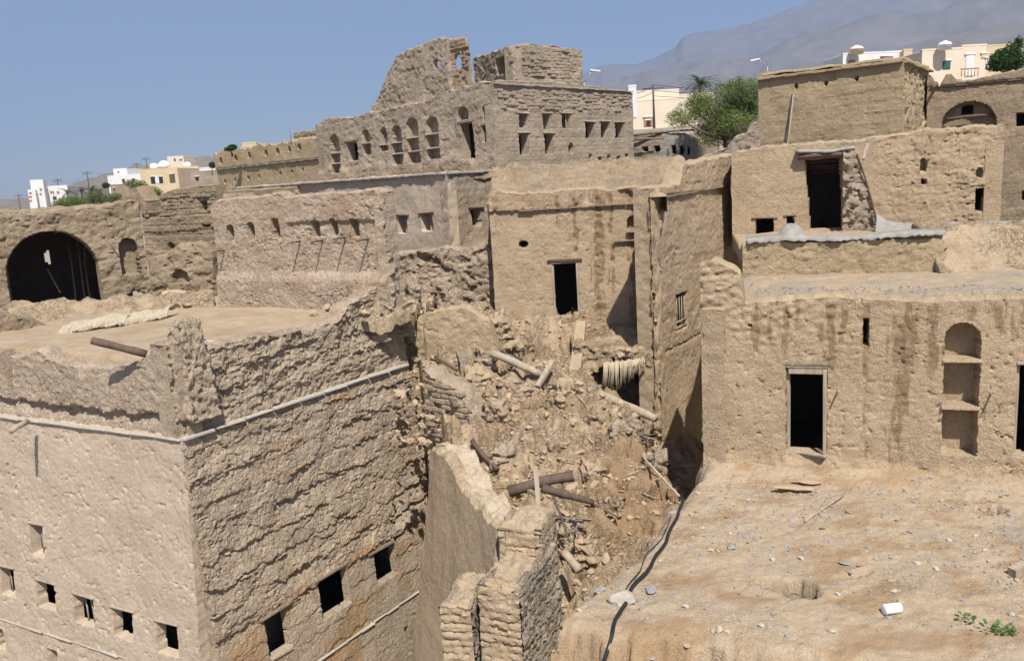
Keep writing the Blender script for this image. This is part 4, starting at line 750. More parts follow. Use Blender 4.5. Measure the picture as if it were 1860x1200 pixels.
# ================================================================== UPPER RIGHT HOUSE H with the stair doorway
hH = thing('stair_house', 'mud house at upper right with a tall dark stair doorway under a cement hood', 'house', (H0[0], H0[1], -2.6))
hd = wH.rect(1466, 281, 1531, 419, .6, lean=-.07); hw = [wH.rect(1372, 396, 1406, 432, .5), wH.rect(1428, 392, 1443, 410, .35), wH.rect(1771, 341, 1790, 384, .4), wH.rect(1673, 325, 1684, 336, .3), wH.rect(1677, 345, 1680, 394, .15, False), wH.rect(1621, 258, 1624, 408, .05, False), wH.arch(1671, 287, 1684, 312, .3, False, rise=1.6), wH.oval(1772, 304, 1787, 326, .25, False)]
def postH(U, Z, d, pe, st): r = sstep(4.3, 5.4, U); return d * (.6 + .9 * r), pe, st
oH = wall(hH, 'wall', wH, -3.0, wH.prof([(1330, 279), (1380, 270), (1440, 264), (1545, 258), (1600, 250), (1650, 243), (1700, 235), (1760, 233), (1812, 229), (1832, 229)]), 'tan', .042, .55, [hd] + hw, dict(und=.03, course=.025, ch=.5, lump=.016, ls=.13, plate=.02, pls=.5, crev=.025, fine=.008, course2=.012), 111, ragged=.07, post=postH)
lintel(hH, wH, hw[0], 'wood', .12, .06, .06); lintel(hH, wH, hw[1], 'wood', .08, .05, .05)
# hood over the stair door, ribbed soffit, buttress
Vv = []; Fc = []; u0, u1 = wH.uz(1446, 272)[0], wH.uz(1552, 268)[0]; zh = wH.uz(1500, 272)[1]
for i in range(13):
    f = i / 12; u = u0 + (u1 - u0) * f; sag = -.07 * math.sin(f * 3.14) + .03 * random.random()
    for (o_, dz) in ((.33 + .05 * math.sin(f * 15), -.05), (.34 + .05 * math.sin(f * 15), .02), (0, .06), (-.5, .06), (-.5, -.04), (0, -.06)): Vv.append(wH.pt(u, zh + dz + sag, o_))
for i in range(12):
    for k in range(6): a = i * 6 + k; b = i * 6 + (k + 1) % 6; Fc.append((a, a + 6, b + 6, b))
Fc += [(0, 1, 2, 3, 4, 5), tuple(range(72, 78))[::-1]]
obj('cement_hood', pymesh('cement_hood', Vv, Fc, M['cement'], True), hH)
stick('hood_beam', wH.pt(u0 + .05, zh - .2, .22), wH.pt(u1 - .1, zh - .18, .22), .09, .08, 'wooddark', hH, sides=8)
for i in range(5):
    f = i / 8; stick('ceiling_pole', wH.pt(hd['u0'] - .1, hd['z1'] - .1 - .12 * i, -1.0 - .3 * i), wH.pt(hd['u1'] + .1, hd['z1'] - .1 - .12 * i, -1.0 - .3 * i), .06, None, 'wooddark', hH, sides=6, segs=2, seed=i)
wBu = WP(tuple(wH.A + wH.d * wH.uz(1530, 350)[0] + wH.n * .35), tuple(wH.A + wH.d * wH.uz(1594, 350)[0] + wH.n * .3)); obu = wall(hH, 'buttress', wBu, -2.4, wBu.prof([(1530, 276), (1552, 272), (1563, 300), (1576, 345), (1594, 412)]), 'grey', .045, .5, (), dict(und=.08, lump=.1, ls=.24, pit=.1, course=.06, ch=.25, fine=.03), 112, ragged=.04)
stick('edge_cable', wBu.pt(wBu.uz(1553, 280)[0] + .05, wBu.uz(1553, 280)[1], .1), wBu.pt(wBu.uz(1592, 405)[0], wBu.uz(1592, 405)[1], .1), .03, None, 'wooddark', hH, sides=6)
wall(hH, 'wall', WP(tuple(wH.A - wH.n * 7 + wH.d * .6), H0), -3, .2, 'tan', .2, .5, seed=113); Hb = tuple(wH.B - wH.n * 7); wall(hH, 'wall', WP(H1, Hb), -3, .3, 'tan', .3, .5, seed=114); wall(hH, 'wall', WP(Hb, tuple(wH.A - wH.n * 7)), -3, .2, 'tan', .5, .5, seed=115)
patch(hH, 'roof', (tuple(wH.A - wH.n * .3), tuple(wH.A + wH.d * 4.3 - wH.n * .3), tuple(wH.A + wH.d * 4.3 - wH.n * 7), tuple(wH.A - wH.n * 7)), .38, 'rubble', .14, .07, 116, .3, .05)
patch(hH, 'roof', (tuple(wH.A + wH.d * 4.3 - wH.n * .3), tuple(wH.B - wH.n * .3), tuple(wH.B - wH.n * 7), tuple(wH.A + wH.d * 4.3 - wH.n * 7)), .62, 'rubble', .14, .07, 117, .3, .05)
tag(stick('roof_spout', at(1578, 262, 26.6), at(1568, 290, 26.3), .05, .04, 'woodpale', kind='plank', segs=2), 'pale board spout hanging from the stair house roof edge', 'spout')
# ================================================================== BLOCK HOUSE I on the right
I0 = plan(1377, 200, 39); Ic = plan(1640, 180, 35.5); I1 = plan(1686, 180, 40.5); wI = WP(I0, Ic); wI2 = WP(Ic, I1)
hI = thing('block_house', 'tall plain straw coloured mud block with a leaning plank and three small holes', 'house', (I0[0], I0[1], .2))
opI = [wI.oval(x - 4, y - 5.5, x + 4, y + 5.5, .3) for x, y in ((1446, 157), (1500, 151), (1556, 143))]
wall(hI, 'wall', wI, -.3, wI.prof([(1377, 143), (1400, 138), (1500, 126), (1600, 112), (1640, 109)]), 'straw', .055, .5, opI, dict(und=.03, course=.03, ch=.45, lip=.9, lump=.012, ls=.12, crev=.02, fine=.008, course2=.022, scal=.1), 121, ragged=.03)
oI2 = wall(hI, 'wall', wI2, -.3, wI2.prof([(1640, 109), (1672, 122), (1686, 126)]), 'straw', .055, .5, (), dict(und=.06, lump=.06, ls=.25, pit=.1, ps=1.6, pt=.2, course=.05, ch=.3), 122, ragged=.03)
ledge(hI, wI, 0, wI.L, wI.uz(1385, 143)[1] - .02, wI.uz(1630, 110)[1] - .05, 'straw', .6, .18, .1, 'eaves_slab', 18); ledge(hI, wI2, 0, wI2.L, wI2.uz(1645, 112)[1] - .05, wI2.uz(1680, 126)[1] - .05, 'straw', .6, .18, .1, 'eaves_slab', 19)
Ib = tuple(np.array(I1) + np.array(I0) - np.array(Ic)); wall(hI, 'wall', WP(I1, Ib), -.3, 4.0, 'straw', .5, .5, seed=123); wall(hI, 'wall', WP(Ib, I0), -.3, 4.0, 'straw', .3, .5, seed=124); patch(hI, 'roof', (I0, Ic, I1, Ib), 3.98, 'straw', .25, .05, 125, .1)
tag(stick('leaning_plank', wI.pt(wI.uz(1434, 262)[0], wI.uz(1434, 262)[1], .35), wI.pt(wI.uz(1441, 172)[0], wI.uz(1441, 172)[1], .08), .10, None, 'woodpale', kind='plank', segs=3, bend=.003, asp=.35), 'long pale plank leaning against the plain straw coloured block', 'plank')
# ================================================================== ARCH-FRONT HOUSE J at the right edge
wJ = WP(plan(1682, 250, 39.5), plan(1925, 250, 37)); hJ = thing('merlon_house', 'brown mud house at right edge with blind arch and rounded merlons', 'house', (wJ.A[0], wJ.A[1], -3))
ja = wJ.arch(1708, 184, 1810, 300, .45, False, rise=.95); jo = [ja, wJ.arch(1745, 188, 1769, 209, .8, True, rise=.5), wJ.rect(1845, 203, 1885, 231, .4), wJ.rect(1855, 345, 1890, 365, .35), wJ.rect(1682, 212, 1690, 222, .3)]
zJl = wJ.uz(1770, 152)[1]
def postJ(U, Z, d, pe, st): return d + .06 * (Z > zJl) - .04 * np.exp(-((Z - zJl) / .05) ** 2), pe, st
wall(hJ, 'wall', wJ, -4, wJ.prof([(1682, 150), (1684, 138), (1689, 135), (1695, 144), (1700, 158), (1706, 160), (1713, 148), (1720, 136), (1728, 135), (1738, 147), (1752, 149), (1800, 140), (1860, 126), (1925, 112)]), 'brown', .06, .5, jo, dict(und=.04, course=.03, ch=.5, lump=.015, ls=.12, crev=.02, fine=.008, course2=.015), 131, ragged=.03, post=postJ)
ledge(hJ, wJ, .1, wJ.L, zJl, zJl, 'wooddark', .5, .09, .05, 'drip_ledge_board', 20)
stick('arch_tie_beam', wJ.pt(ja['u0'] + .2, wJ.uz(1715, 217)[1], -.2), wJ.pt(ja['u1'] - .1, wJ.uz(1805, 208)[1], -.2), .07, None, 'wooddark', hJ)
stick('roof_spout', wJ.pt(wJ.uz(1702, 164)[0], zJl + .1, -.1), wJ.pt(wJ.uz(1696, 170)[0], zJl - .05, .9), .07, .06, 'wooddark', hJ)
wall(hJ, 'wall', WP(tuple(wJ.A - wJ.n * 6), tuple(wJ.A)), -4, 3.2, 'brown', .4, .4, seed=132); wall(hJ, 'wall', WP(tuple(wJ.B - wJ.n * 6), tuple(wJ.A - wJ.n * 6)), -4, 3.2, 'brown', .5, .4, seed=133); patch(hJ, 'roof', (tuple(wJ.A - wJ.n * .3), tuple(wJ.B - wJ.n * .3), tuple(wJ.B - wJ.n * 6), tuple(wJ.A - wJ.n * 6)), 3., 'brown', .4, .05, 134, .2)
# ================================================================== small ruin K in the gap
wK = WP(plan(1148, 262, 50), plan(1203, 258, 49)); wK2 = WP(plan(1203, 258, 49), plan(1266, 256, 48.5))
hK = thing('small_gap_ruin', 'small half collapsed mud ruin with little square windows below the green tree', 'house', (wK.A[0], wK.A[1], -1))
k1 = [wK.rect(1166, 265, 1177, 277, .3), wK.rect(1187, 264, 1199, 277, .3)]; k2 = [wK2.rect(1219, 263, 1228, 282, .3), wK2.rect(1234, 263, 1244, 282, .3), wK2.rect(1248, 266, 1254, 282, .3)]
wall(hK, 'wall', wK, -1.5, wK.prof([(1148, 244), (1170, 240), (1203, 236)]), 'grey', .07, .4, k1, dict(und=.05, course=.06, ch=.3, lump=.03), 141, ragged=.06); wall(hK, 'wall', wK2, -1.5, wK2.prof([(1203, 234), (1215, 242), (1240, 244), (1266, 250)]), 'cement', .07, .4, k2, dict(und=.04, lump=.03), 142, ragged=.08)
kb = [tuple(wK.A - wK.n * 4), tuple(wK2.B - wK.n * 4)]; wall(hK, 'wall', WP(kb[1], kb[0]), -1.5, 2.0, 'grey', .4, .4, seed=143); wall(hK, 'wall', WP(tuple(wK2.B), kb[1]), -1.5, 1.6, 'grey', .3, .4, seed=144); patch(hK, 'roof', (tuple(wK.A - wK.n * .2), tuple(wK2.B - wK.n * .2), kb[1], kb[0]), 1.65, 'rubble', .2, .15, 145, .2, .1)
stick('roof_pole', at(1150, 246, 49.6), at(1262, 236, 48.4), .07, .06, 'wood', hK); stick('roof_pole', at(1150, 254, 49.5), at(1205, 252, 48.6), .06, .05, 'wood', hK)
wKb = WP(plan(1262, 290, 36.5), plan(1380, 285, 35.)); o = wall(None, 'stepped_ruin_wall', wKb, -1.5, wKb.prof([(1262, 292), (1300, 275), (1320, 268), (1335, 250), (1355, 242), (1362, 225), (1380, 222)]), 'grey', .06, .6, (), dict(und=.06, lump=.05, pit=.05), 146, ragged=.06); tag(o, 'stepped remnant of mud wall between the green tree and the straw block', 'wall')
# ================================================================== DIRT TERRACE in front of the right house (structure)
TE = [P2(onz(x, y, -6.5)) for x, y in ((1278, 842), (1222, 915), (1150, 1000), (1062, 1068), (1008, 1112))]; TE.append((-.6, 10.2))
_ex = np.array([p[0] for p in TE]); _ey = np.array([p[1] for p in TE])
FE0 = P2(onz(1010, 1140, -6.5)); FE1 = P2(onz(1860, 1262, -6.5)); _fs = (FE1[1] - FE0[1]) / (FE1[0] - FE0[0])
holes = [(*P2(onz(1437, 1062, -6.5)), .4, .2, 1.1, -.5), (*P2(onz(1462, 1076, -6.5)), .24, .16, 1.0, .3), (*P2(onz(1792, 926, -6.5)), .3, .18, 1.0, 0.), (*P2(onz(1555, 1040, -6.5)), .3, .08, .18, .2)]
def zterr(X, Y):
    ed = X - np.interp(Y, _ey[::-1], _ex[::-1]) + .12 * fbm(X * 2, Y * 2, 3, 51)
    fr = Y - (FE0[1] + _fs * (X - FE0[0])) + .4 * fbm(X * 1.1, Y * 1.1, 5, 52, .6)
    z = -6.5 + .04 * fbm(X * .5, Y * .5, 3, 53) + .022 * fbm(X * 2.2, Y * 2.2, 5, 54, .65) + .014 * fbm(X * 9, Y * 9, 3, 59)
    wd = (np.array([X - wG.A[0], Y - wG.A[1]]).transpose(1, 2, 0) @ wG.n) if np.ndim(X) == 2 else (X - wG.A[0]) * wG.n[0] + (Y - wG.A[1]) * wG.n[1]
    z = z + .18 * sstep(1.0, .0, wd) - .25 * sstep(.45, -.05, ed) ** 2 - 2.6 * sstep(.05, -.5, ed) - .12 * sstep(.5, .0, fr) - .5 * sstep(.04, -.05, fr) - 2.2 * sstep(-.15, -1., fr) * (1 + .3 * fbm(X * 3, Y * 3, 3, 55))
    for hx, hy, a, b, dp, an in holes:
        ux = (X - hx) * math.cos(an) + (Y - hy) * math.sin(an); uy = -(X - hx) * math.sin(an) + (Y - hy) * math.cos(an)
        z = z - dp * sstep(1.3, .6, np.hypot(ux / a, uy / b) + .35 * fbm(X * 5, Y * 5, 2, 56))
    return z
def atTerr(X, Y, Z):
    fr = Y - (FE0[1] + _fs * (X - FE0[0])); ed = X - np.interp(Y, _ey[::-1], _ex[::-1])
    g = sstep(-.1, .6, fbm(X * .55, Y * .55, 4, 57)); right = sstep(6.5, 9, X)
    return dict(peel=np.clip(.95 * sstep(.05, .5, fbm(X * .9, Y * 1.4, 4, 58)) + .8 * sstep(.35, -.1, fr) + .7 * sstep(.15, -.2, ed), 0, 1), stain=np.clip(.35 * g + .55 * right * g + .2 * right, 0, 1))
ter = patch(None, 'dirt_terrace', ((-1.2, 8.2), (17, 7.0), (15.5, 13.7), (4.05, 18.2)), zterr, 'dirt', .05, 0, 0, 0, .0, atTerr); struct(ter)
# ================================================================== PIT: rubble slope, old walls, timbers
def zheap(X, Y):
    z = -4.9 - .33 * (27.5 - np.minimum(Y, 28)); z = np.maximum(z, -9.6)
    z = z + .75 * np.exp(-(((X + 1.3) / 1.1) ** 2 + ((Y - 27) / 1.6) ** 2)) + .35 * np.exp(-(((X - .6) / 1.3) ** 2 + ((Y - 22) / 1.5) ** 2)) - 1.9 * np.exp(-(((X - 3.5) / 1.0) ** 2 + ((Y - 25.2) / 1.6) ** 2)) + .35 * np.exp(-(((X - 2.8) / 1.) ** 2 + ((Y - 20.5) / 1.2) ** 2))
    z = np.maximum(z - 1.45 * np.maximum(0, X - 3.1 - .12 * (22 - np.minimum(Y, 22))) * sstep(17.5, 21, Y), -9.9)
    f1, f2, c = worley(X * 2.1, Y * 2.1, 61); g1, g2, c2 = worley(X * 5, Y * 5, 62)
    return z + .30 * fbm(X * .8, Y * .8, 4, 63) + .17 * fbm(X * 2.6, Y * 2.6, 4, 64) - .4 * sstep(.2, .42, fbm(X * 1.3, Y * 1.7, 3, 67)) + .16 * np.maximum(0, .5 - f1) * (c > .35) * 2 + .09 * np.maximum(0, .5 - g1) * 1.6
def atHeap(X, Y, Z): return dict(peel=np.clip(sstep(-.1, .6, fbm(X * .6 + 3, Y * .6, 3, 65)) * .5 + 1.0 * np.exp(-(((X - 2.5) / 1.3) ** 2 + ((Y - 18.8) / 1.7) ** 2)), 0, 1))
for q_ in (((.62, 11.5), (4.4, 11.5), (5.2, 20.4), (-1.25, 20.4)), ((-1.45, 20.4), (5.2, 20.4), (8.2, 29.5), (-4.0, 29.3))):
    struct(patch(None, 'rubble_slope', q_, zheap, 'rubble', .055, 0, 0, 6, 0, atHeap, 60))
def h1(f, x, y): return float(f(np.array([[x]]), np.array([[y]]))[0, 0])
def mkwall(name, label, a, b, z0, prof, mat, rel, seed, ops=(), thick=.5, res=.045, rag=.06, cat='wall', back='none'):
    w = WP(a, b); o = wall(None, name, w, z0, w.prof(prof) if isinstance(prof, list) else prof, mat, res, thick, [w.arch(*q[1:]) if q[0] == 'a' else w.rect(*q[1:]) for q in ops], rel, seed, back, rag); tag(o, label, cat); return o, w
S1, wS1 = mkwall('plastered_wall_remnant', 'smooth plastered wall remnant half buried beside the rubble slope', plan(762, 640, 26.0), plan(930, 660, 25.2), -15.5, [(762, 575), (790, 566), (850, 560), (885, 585), (905, 640), (915, 720), (930, 800)], 'tan', dict(und=.04, pit=.03, fine=.012), 151, [('a', 968, 630, 982, 655, .2)])
wall(S1, 'wall_return', WP(plan(828, 640, 25.7), plan(832, 640, 24.6)), -9.5, -5.2, 'grey', .06, .3, (), dict(und=.05, lump=.03), 152)
S0, wS0 = mkwall('stepped_brick_wall', 'ruined wall of stepped mud bricks sloping down beside the tower house', plan(772, 740, 23.4), plan(886, 800, 21.6), -15.5, [(772, 672), (785, 690), (815, 697), (832, 712), (846, 742), (866, 778), (886, 835)], 'rough', dict(und=.08, course=.08, ch=.2, lump=.06, ls=.2, pit=.07, fine=.03), 153, (), .7)
bricks(S0, wS0, .05, wS0.L - .1, -7.6, -5.4, 'rough', .36, .15, 90, .7, .05, 21, wS0.prof([(772, 672), (785, 690), (815, 697), (832, 712), (846, 742), (866, 778), (886, 835)]))
# low plastered wall running towards the camera, with its pale top
pf = at(786, 832, 20.4); pn = at(908, 990, 15.4); wP0 = WP((pf[0], pf[1]), (pn[0], pn[1]), -6.5, .17)
hP0 = thing('low_plastered_wall', 'low wall with a smooth pale crumbling top running down to the stone stump', 'wall', (pn[0], pn[1], -15.5))
wall(hP0, 'wall', wP0, -15.5, [(0, -6.55), (1.5, -6.5), (3, -6.75), (wP0.L, -6.75)], 'tan', .04, .3, (), dict(und=.03, course=.008, ch=.6, lump=.004, ls=.14, plate=.006, fine=.006, crev=.008, chip=.004), 154, ragged=.12)
def ztop0(X, Y): return -6.57 - .045 * (20.4 - Y) + .2 * fbm(X * .9, Y * .9, 5, 66, .6)
patch(hP0, 'pale_top', (tuple(wP0.A - wP0.n * .05), tuple(wP0.A - wP0.n * .9), tuple(wP0.B - wP0.n * .5), tuple(wP0.B - wP0.n * .05)), ztop0, 'cream_earth' if 'cream_earth' in M else 'dirt', .05, .05, 155, 1.6, .04)
# stone stumps at the bottom
def stump(name, label, L, Cn, Rr, zt, seed):
    L, Cn, Rr = np.array(L), np.array(Cn), np.array(Rr); e1 = (Rr - Cn) / np.hypot(*(Rr - Cn)); e2 = np.array([-e1[1], e1[0]]); L = Cn + e2 * max(.55, float((L - Cn) @ e2)); Bk = L + Rr - Cn; ct_ = (L + Rr) / 2; t = thing(name, label, 'wall stump', (Cn[0], Cn[1], -12)); ins = lambda q: tuple(ct_ + (q - ct_) * .9)
    block('core', (ins(L), ins(Cn), ins(Rr), ins(Bk)), -12, zt + .05, 'dirt', t, seed, 40, .05, .0, .2, .12)
    r = dict(und=.03, brick=.035, bw=.34, bh=.15, lump=.03, ls=.12, plate=.03, pls=.3, pit=.04, ps=2., pt=.35, crev=.02, fine=.01)
    for i, (q0, q1) in enumerate(((L, Cn), (Cn, Rr), (Rr, Bk), (Bk, L))): wall(t, 'face', WP(tuple(q0), tuple(q1)), -12, zt, 'tan' if i % 2 == 0 else 'stonewall', .04 if i < 2 else .1, .14, (), r, seed + i, ragged=.05, ends=False, capn=3)
    return t
stump('stone_stump', 'tall stone and mud wall stump at the bottom centre beside the terrace', plan(903, 1055, 14.6), plan(944, 1088, 13.5), plan(1014, 1030, 15.4), -7.05, 161)
stump('stone_stump', 'upper stepped block of pale stone at the end of the low plastered wall', plan(922, 985, 15.5), plan(986, 1012, 14.75), plan(1012, 985, 15.7), -6.5, 165)
stump('stone_stump', 'short grey topped wall stump at the foot of the tower house', plan(824, 1105, 14.6), plan(858, 1135, 13.8), plan(893, 1085, 15.0), -7.45, 169)
# remaining floor slab over the dark cellar below the doorway
cz = -5.35; wCe = WP(plan(1046, 700, 25.3), plan(1200, 700, 24.6)); hCe = thing('broken_cellar', 'broken floor slab with a black cellar opening under the doorway', 'ruin', (wCe.A[0], wCe.A[1], -8))
oc = [dict(k='oval', u0=wCe.uz(1072, 700)[0], u1=wCe.uz(1196, 700)[0], z0=wCe.uz(1130, 775)[1], z1=wCe.uz(1130, 652)[1], depth=.4, through=True, j=.16)]
wall(hCe, 'broken_edge', wCe, -8.6, wCe.prof([(1046, 620), (1062, 628), (1090, 640), (1150, 636), (1176, 615), (1200, 610)]), 'rubble', .05, .4, oc, dict(und=.1, lump=.1, ls=.2, pit=.08, fine=.03), 171, ragged=.08)
patch(hCe, 'floor_slab', (tuple(wCe.A - wCe.n * .1), tuple(wCe.B - wCe.n * .1), (4.5, 28.), (1.9, 28.2)), lambda X, Y: cz + .25 * (Y - 25) * .3, 'rubble', .07, .15, 172, .25, .1, lambda X, Y, Z: dict(peel=.8 * sstep(-.3, .4, fbm(X, Y, 3, 7))))
for i in range(44):
    f = i / 43; x = 1097 + 74 * f; p = at(x, 658 - 8 * f + random.uniform(-2, 2), 24.45 - .3 * f); ln = .92 - .5 * abs(f - .35) - .25 * f + random.uniform(-.12, .1)
    stick('ceiling_reed', p, (p[0] - .06 + random.uniform(-.04, .04), p[1] - .05, p[2] - ln), .016, .012, 'reed', hCe, sides=5, segs=2, seed=i)
stick('sagging_pole', at(1178, 640, 24.3), at(1150, 668, 24.2), .05, .04, 'wood', hCe)
# timbers, one by one
TB = [((893, 641, 24.6), (985, 681, 24.0), .13, .11, 'woodpale', 'long pale beam lying across the rubble below the doorway left', 'round'),
      ((1004, 655, 24.0), (976, 702, 23.3), .09, .08, 'woodpale', 'short split timber leaning on the end of the long pale beam', 'plank'),
      ((1092, 716, 23.8), (1192, 760, 22.6), .14, .11, 'woodpale', 'thick round beam lying before the black cellar opening', 'round'),
      ((1056, 586, 26.4), (1042, 692, 24.6), .17, .19, 'tan', 'upright mud coated post standing under the doorway', 'plank'),
      ((806, 700, 23.0), (828, 740, 22.3), .08, .07, 'wooddark', 'short dark plank wedged in the stepped brick wall', 'plank'),
      ((858, 800, 21.2), (904, 852, 20.2), .075, .06, 'wooddark', 'dark reddish timber leaning at the foot of the stepped brick wall', 'round'),
      ((972, 846, 16.6), (977, 996, 16.2), .085, .085, 'woodpale', 'upright weathered plank standing in the rubble behind the stone stump', 'plank'),
      ((924, 893, 17.6), (1042, 864, 17.6), .12, .11, 'wooddark', 'reddish brown beam lying across the foot of the upright plank', 'round'),
      ((985, 886, 17.2), (1078, 912, 17.3), .10, .06, 'wooddark', 'dark forked branch sticking out below the reddish beam', 'round'),
      ((944, 880, 17.8), (985, 905, 17.2), .06, .05, 'wood', 'stub of broken beam tucked behind the upright plank', 'round'),
      ((1024, 1002, 16.1), (1052, 1036, 15.7), .10, .09, 'woodpale', 'short pale log lying in the gap by the terrace edge', 'round'),
      ((1060, 760, 22.2), (1000, 712, 23.2), .05, .04, 'wood', 'crooked grey pole above the middle of the rubble slope', 'round'),
      ((1168, 830, 19.9), (1238, 905, 18.2), .03, .025, 'reed', 'thin pale pole slanting down to the head of the black cable', 'round'),
      ((1150, 800, 20.8), (1210, 860, 19.6), .03, .02, 'wood', 'thin grey stick slanting above the thin pale pole', 'round'),
      ((1005, 900, 17.0), (1035, 985, 16.4), .03, .02, 'wooddark', 'thin dark root hanging below the forked branch', 'round'),
      ((790, 648, 25.3), (830, 672, 24.6), .05, .05, 'wooddark', 'dark stick end poking from the wall beside the pillar', 'round')]
for i, (a, b, r0, r1, m, lab, kd) in enumerate(TB): tag(stick('fallen_timber', at(*a), at(*b), r0, r1, m, kind=kd, seed=i, asp=.6 if kd == 'plank' else 1, segs=5), lab, 'timber')
for i in range(14):
    rg = random.Random(i + 40); x, y = rg.uniform(915, 1075), rg.uniform(870, 985); Y = 18.6 - (y - 870) * .014; c_ = at(x, y, Y); zz = h1(zheap, c_[0], c_[1]) + rg.uniform(.05, .25); an = rg.uniform(-.5, 2.6); ln = rg.uniform(.5, 1.1)
    tag(stick('dark_branch', (c_[0], c_[1], zz), (c_[0] + ln * math.cos(an), c_[1] - .35 * ln * math.sin(an), zz - .45 * ln * math.sin(an) + .15), rg.uniform(.025, .055), .02, ('wooddark', 'wooddark', 'wood')[i % 3], sides=6, segs=4, bend=.08, seed=i), 'dark broken branch tangled in the rubble around the upright plank', 'branch', 'dark branches tangled below the upright plank')
for i in range(90):                                                    # brushwood
    if i < 34: x, y = random.gauss(1012, 22), random.gauss(688, 20); Y = 23.6; an = random.gauss(.75, .4)
    elif i < 64: x, y = random.gauss(1165, 40), random.gauss(810, 38); Y = 20.6; an = random.gauss(.9, .6)
    else: x, y = random.uniform(900, 1190), random.uniform(720, 1000); Y = 28 - (y - 560) * .0245; an = random.uniform(0, 3.1)
    p = at(x, y, Y); zz = h1(zheap, p[0], p[1]) + random.uniform(.05, .2); ln = random.uniform(.3, .95)
    q = (p[0] + ln * math.cos(an), p[1] - ln * math.sin(an) * .5, zz - ln * .35 * math.sin(an) + random.uniform(-.1, .25))
    tag(stick('dry_stick', (p[0], p[1], zz), q, random.uniform(.01, .022), .008, random.choice(('reeddark', 'wood', 'reed')), sides=5, segs=3, seed=i), 'thin dry stick lying in the rubble below the doorway', 'stick', 'brushwood in the rubble')
# clods: individuals, then the fine rest
def clod_field(n, smin, smax, fn, reg, seed, power=2.2):
    rg = np.random.default_rng(seed); out = np.zeros((0, 7))
    while len(out) < n:
        k = n * 2; x = rg.uniform(reg[0], reg[1], k); y = rg.uniform(reg[2], reg[3], k); ok = fn(x, y, rg)
        x, y = x[ok], y[ok]; k = len(x); out = np.concatenate([out, np.stack([x, y, x * 0, smin + (smax - smin) * rg.random(k) ** power, rg.uniform(0, 6.28, k), rg.uniform(-.5, .5, k), rg.uniform(-.5, .5, k)], -1)])
    return out[:n]
def joined(name, spots, ms, mat):
    V = []; Q = []; n0 = 0; base = []
    for me in ms:
        v = np.array([tuple(x.co) for x in me.vertices]); f = np.array([tuple(p.vertices) for p in me.polygons]); base.append((v, f))
    for i, (x, y, z, s, a, b, c) in enumerate(spots):
        v, f = base[i % len(base)]; R = np.array(Euler((b, c, a)).to_matrix()); V.append(v @ R.T * s + np.array([x, y, z])); Q.append(f + n0); n0 += len(v)
    o = obj(name, mk(name, np.concatenate(V), np.concatenate(Q), M[mat], None, False)); o["kind"] = "stuff"; return o
def setz(sp, zf):
    sp[:, 2] = zf(sp[:, 0][None], sp[:, 1][None])[0]; return [tuple(float(v) for v in r) for r in sp[np.argsort(-sp[:, 3])]]
def heapspot(x, y, rg):
    ed = x - np.interp(y, _ey[::-1], _ex[::-1]); bad = ((x < -1.7 + (20.4 - y) * .33) & (y < 20.4)) | ((x < -2.3) & (y < 22)) | ((x > 3.2) & (y > 23.6)) | ((y < 18) & (ed > -.3)); return ~bad
ms = rock_meshes('stonewarm', 8, 2)
sp = clod_field(3600, .03, .34, heapspot, (-3.6, 4.6, 14.5, 28), 5, 4.5); sp = setz(sp, zheap)
for i, s in enumerate(sp[:240]): tag(obj('mud_clod', ms[i % 8], None, (s[0], s[1], s[2] - s[3] * .02), (s[5], s[6], s[4]), (s[3],) * 3), 'lump of fallen mud among many on the rubble slope', 'mud clod', 'fallen mud lumps on the rubble slope')
o = joined('crumbled_mud', [(s[0], s[1], s[2] + .02, s[3], s[4], s[5], s[6]) for s in sp[240:]], rock_meshes('stonewarm', 7, 1), 'stonewarm'); tag(o, 'crumbled bits of mud strewn over the rubble slope', 'rubble')
for i, (x, y, Y, s, a_) in enumerate(((905, 600, 26.4, .55, .3), (940, 625, 25.6, .75, 1.), (880, 655, 25.2, .5, 2.), (868, 690, 24.4, .6, .5), (925, 700, 23.9, .5, 1.4), (960, 735, 23.2, .45, .2), (1020, 745, 22.9, .5, 2.2), (1090, 790, 21.6, .5, 1.1), (1130, 820, 20.8, .6, .4), (1075, 850, 19.8, .5, 1.8), (1110, 900, 18.6, .45, 2.6), (1030, 940, 17.8, .5, .7), (1060, 985, 17.2, .45, 1.5), (905, 770, 22.3, .55, 2.9), (915, 830, 20.6, .5, .1), (950, 860, 19.4, .45, 1.2), (1165, 800, 21.3, .5, .9), (1190, 845, 20.0, .45, 2.), (880, 745, 22.9, .5, .6), (1005, 820, 20.9, .45, 1.9), (900, 900, 18.4, .5, .8), (935, 935, 17.6, .4, .3))):
    c_ = at(x, y, Y); zz = h1(zheap, c_[0], c_[1]); ca, sa = math.cos(a_), math.sin(a_); q_ = [(c_[0] + s * (ca * u_ - sa * v_), c_[1] + s * (sa * u_ + ca * v_)) for u_, v_ in ((-.6, -.42), (.6, -.36), (.52, .42), (-.5, .38))]
    o = block('mud_block', q_, zz - .3, zz + s * .55, ('tan', 'rubble', 'rough')[i % 3], None, 200 + i, 16, s * .3, .15, s * .35, s * .5); tag(o, 'large broken chunk of mud wall lying in the rubble slope', 'mud block', 'broken wall chunks in the rubble')
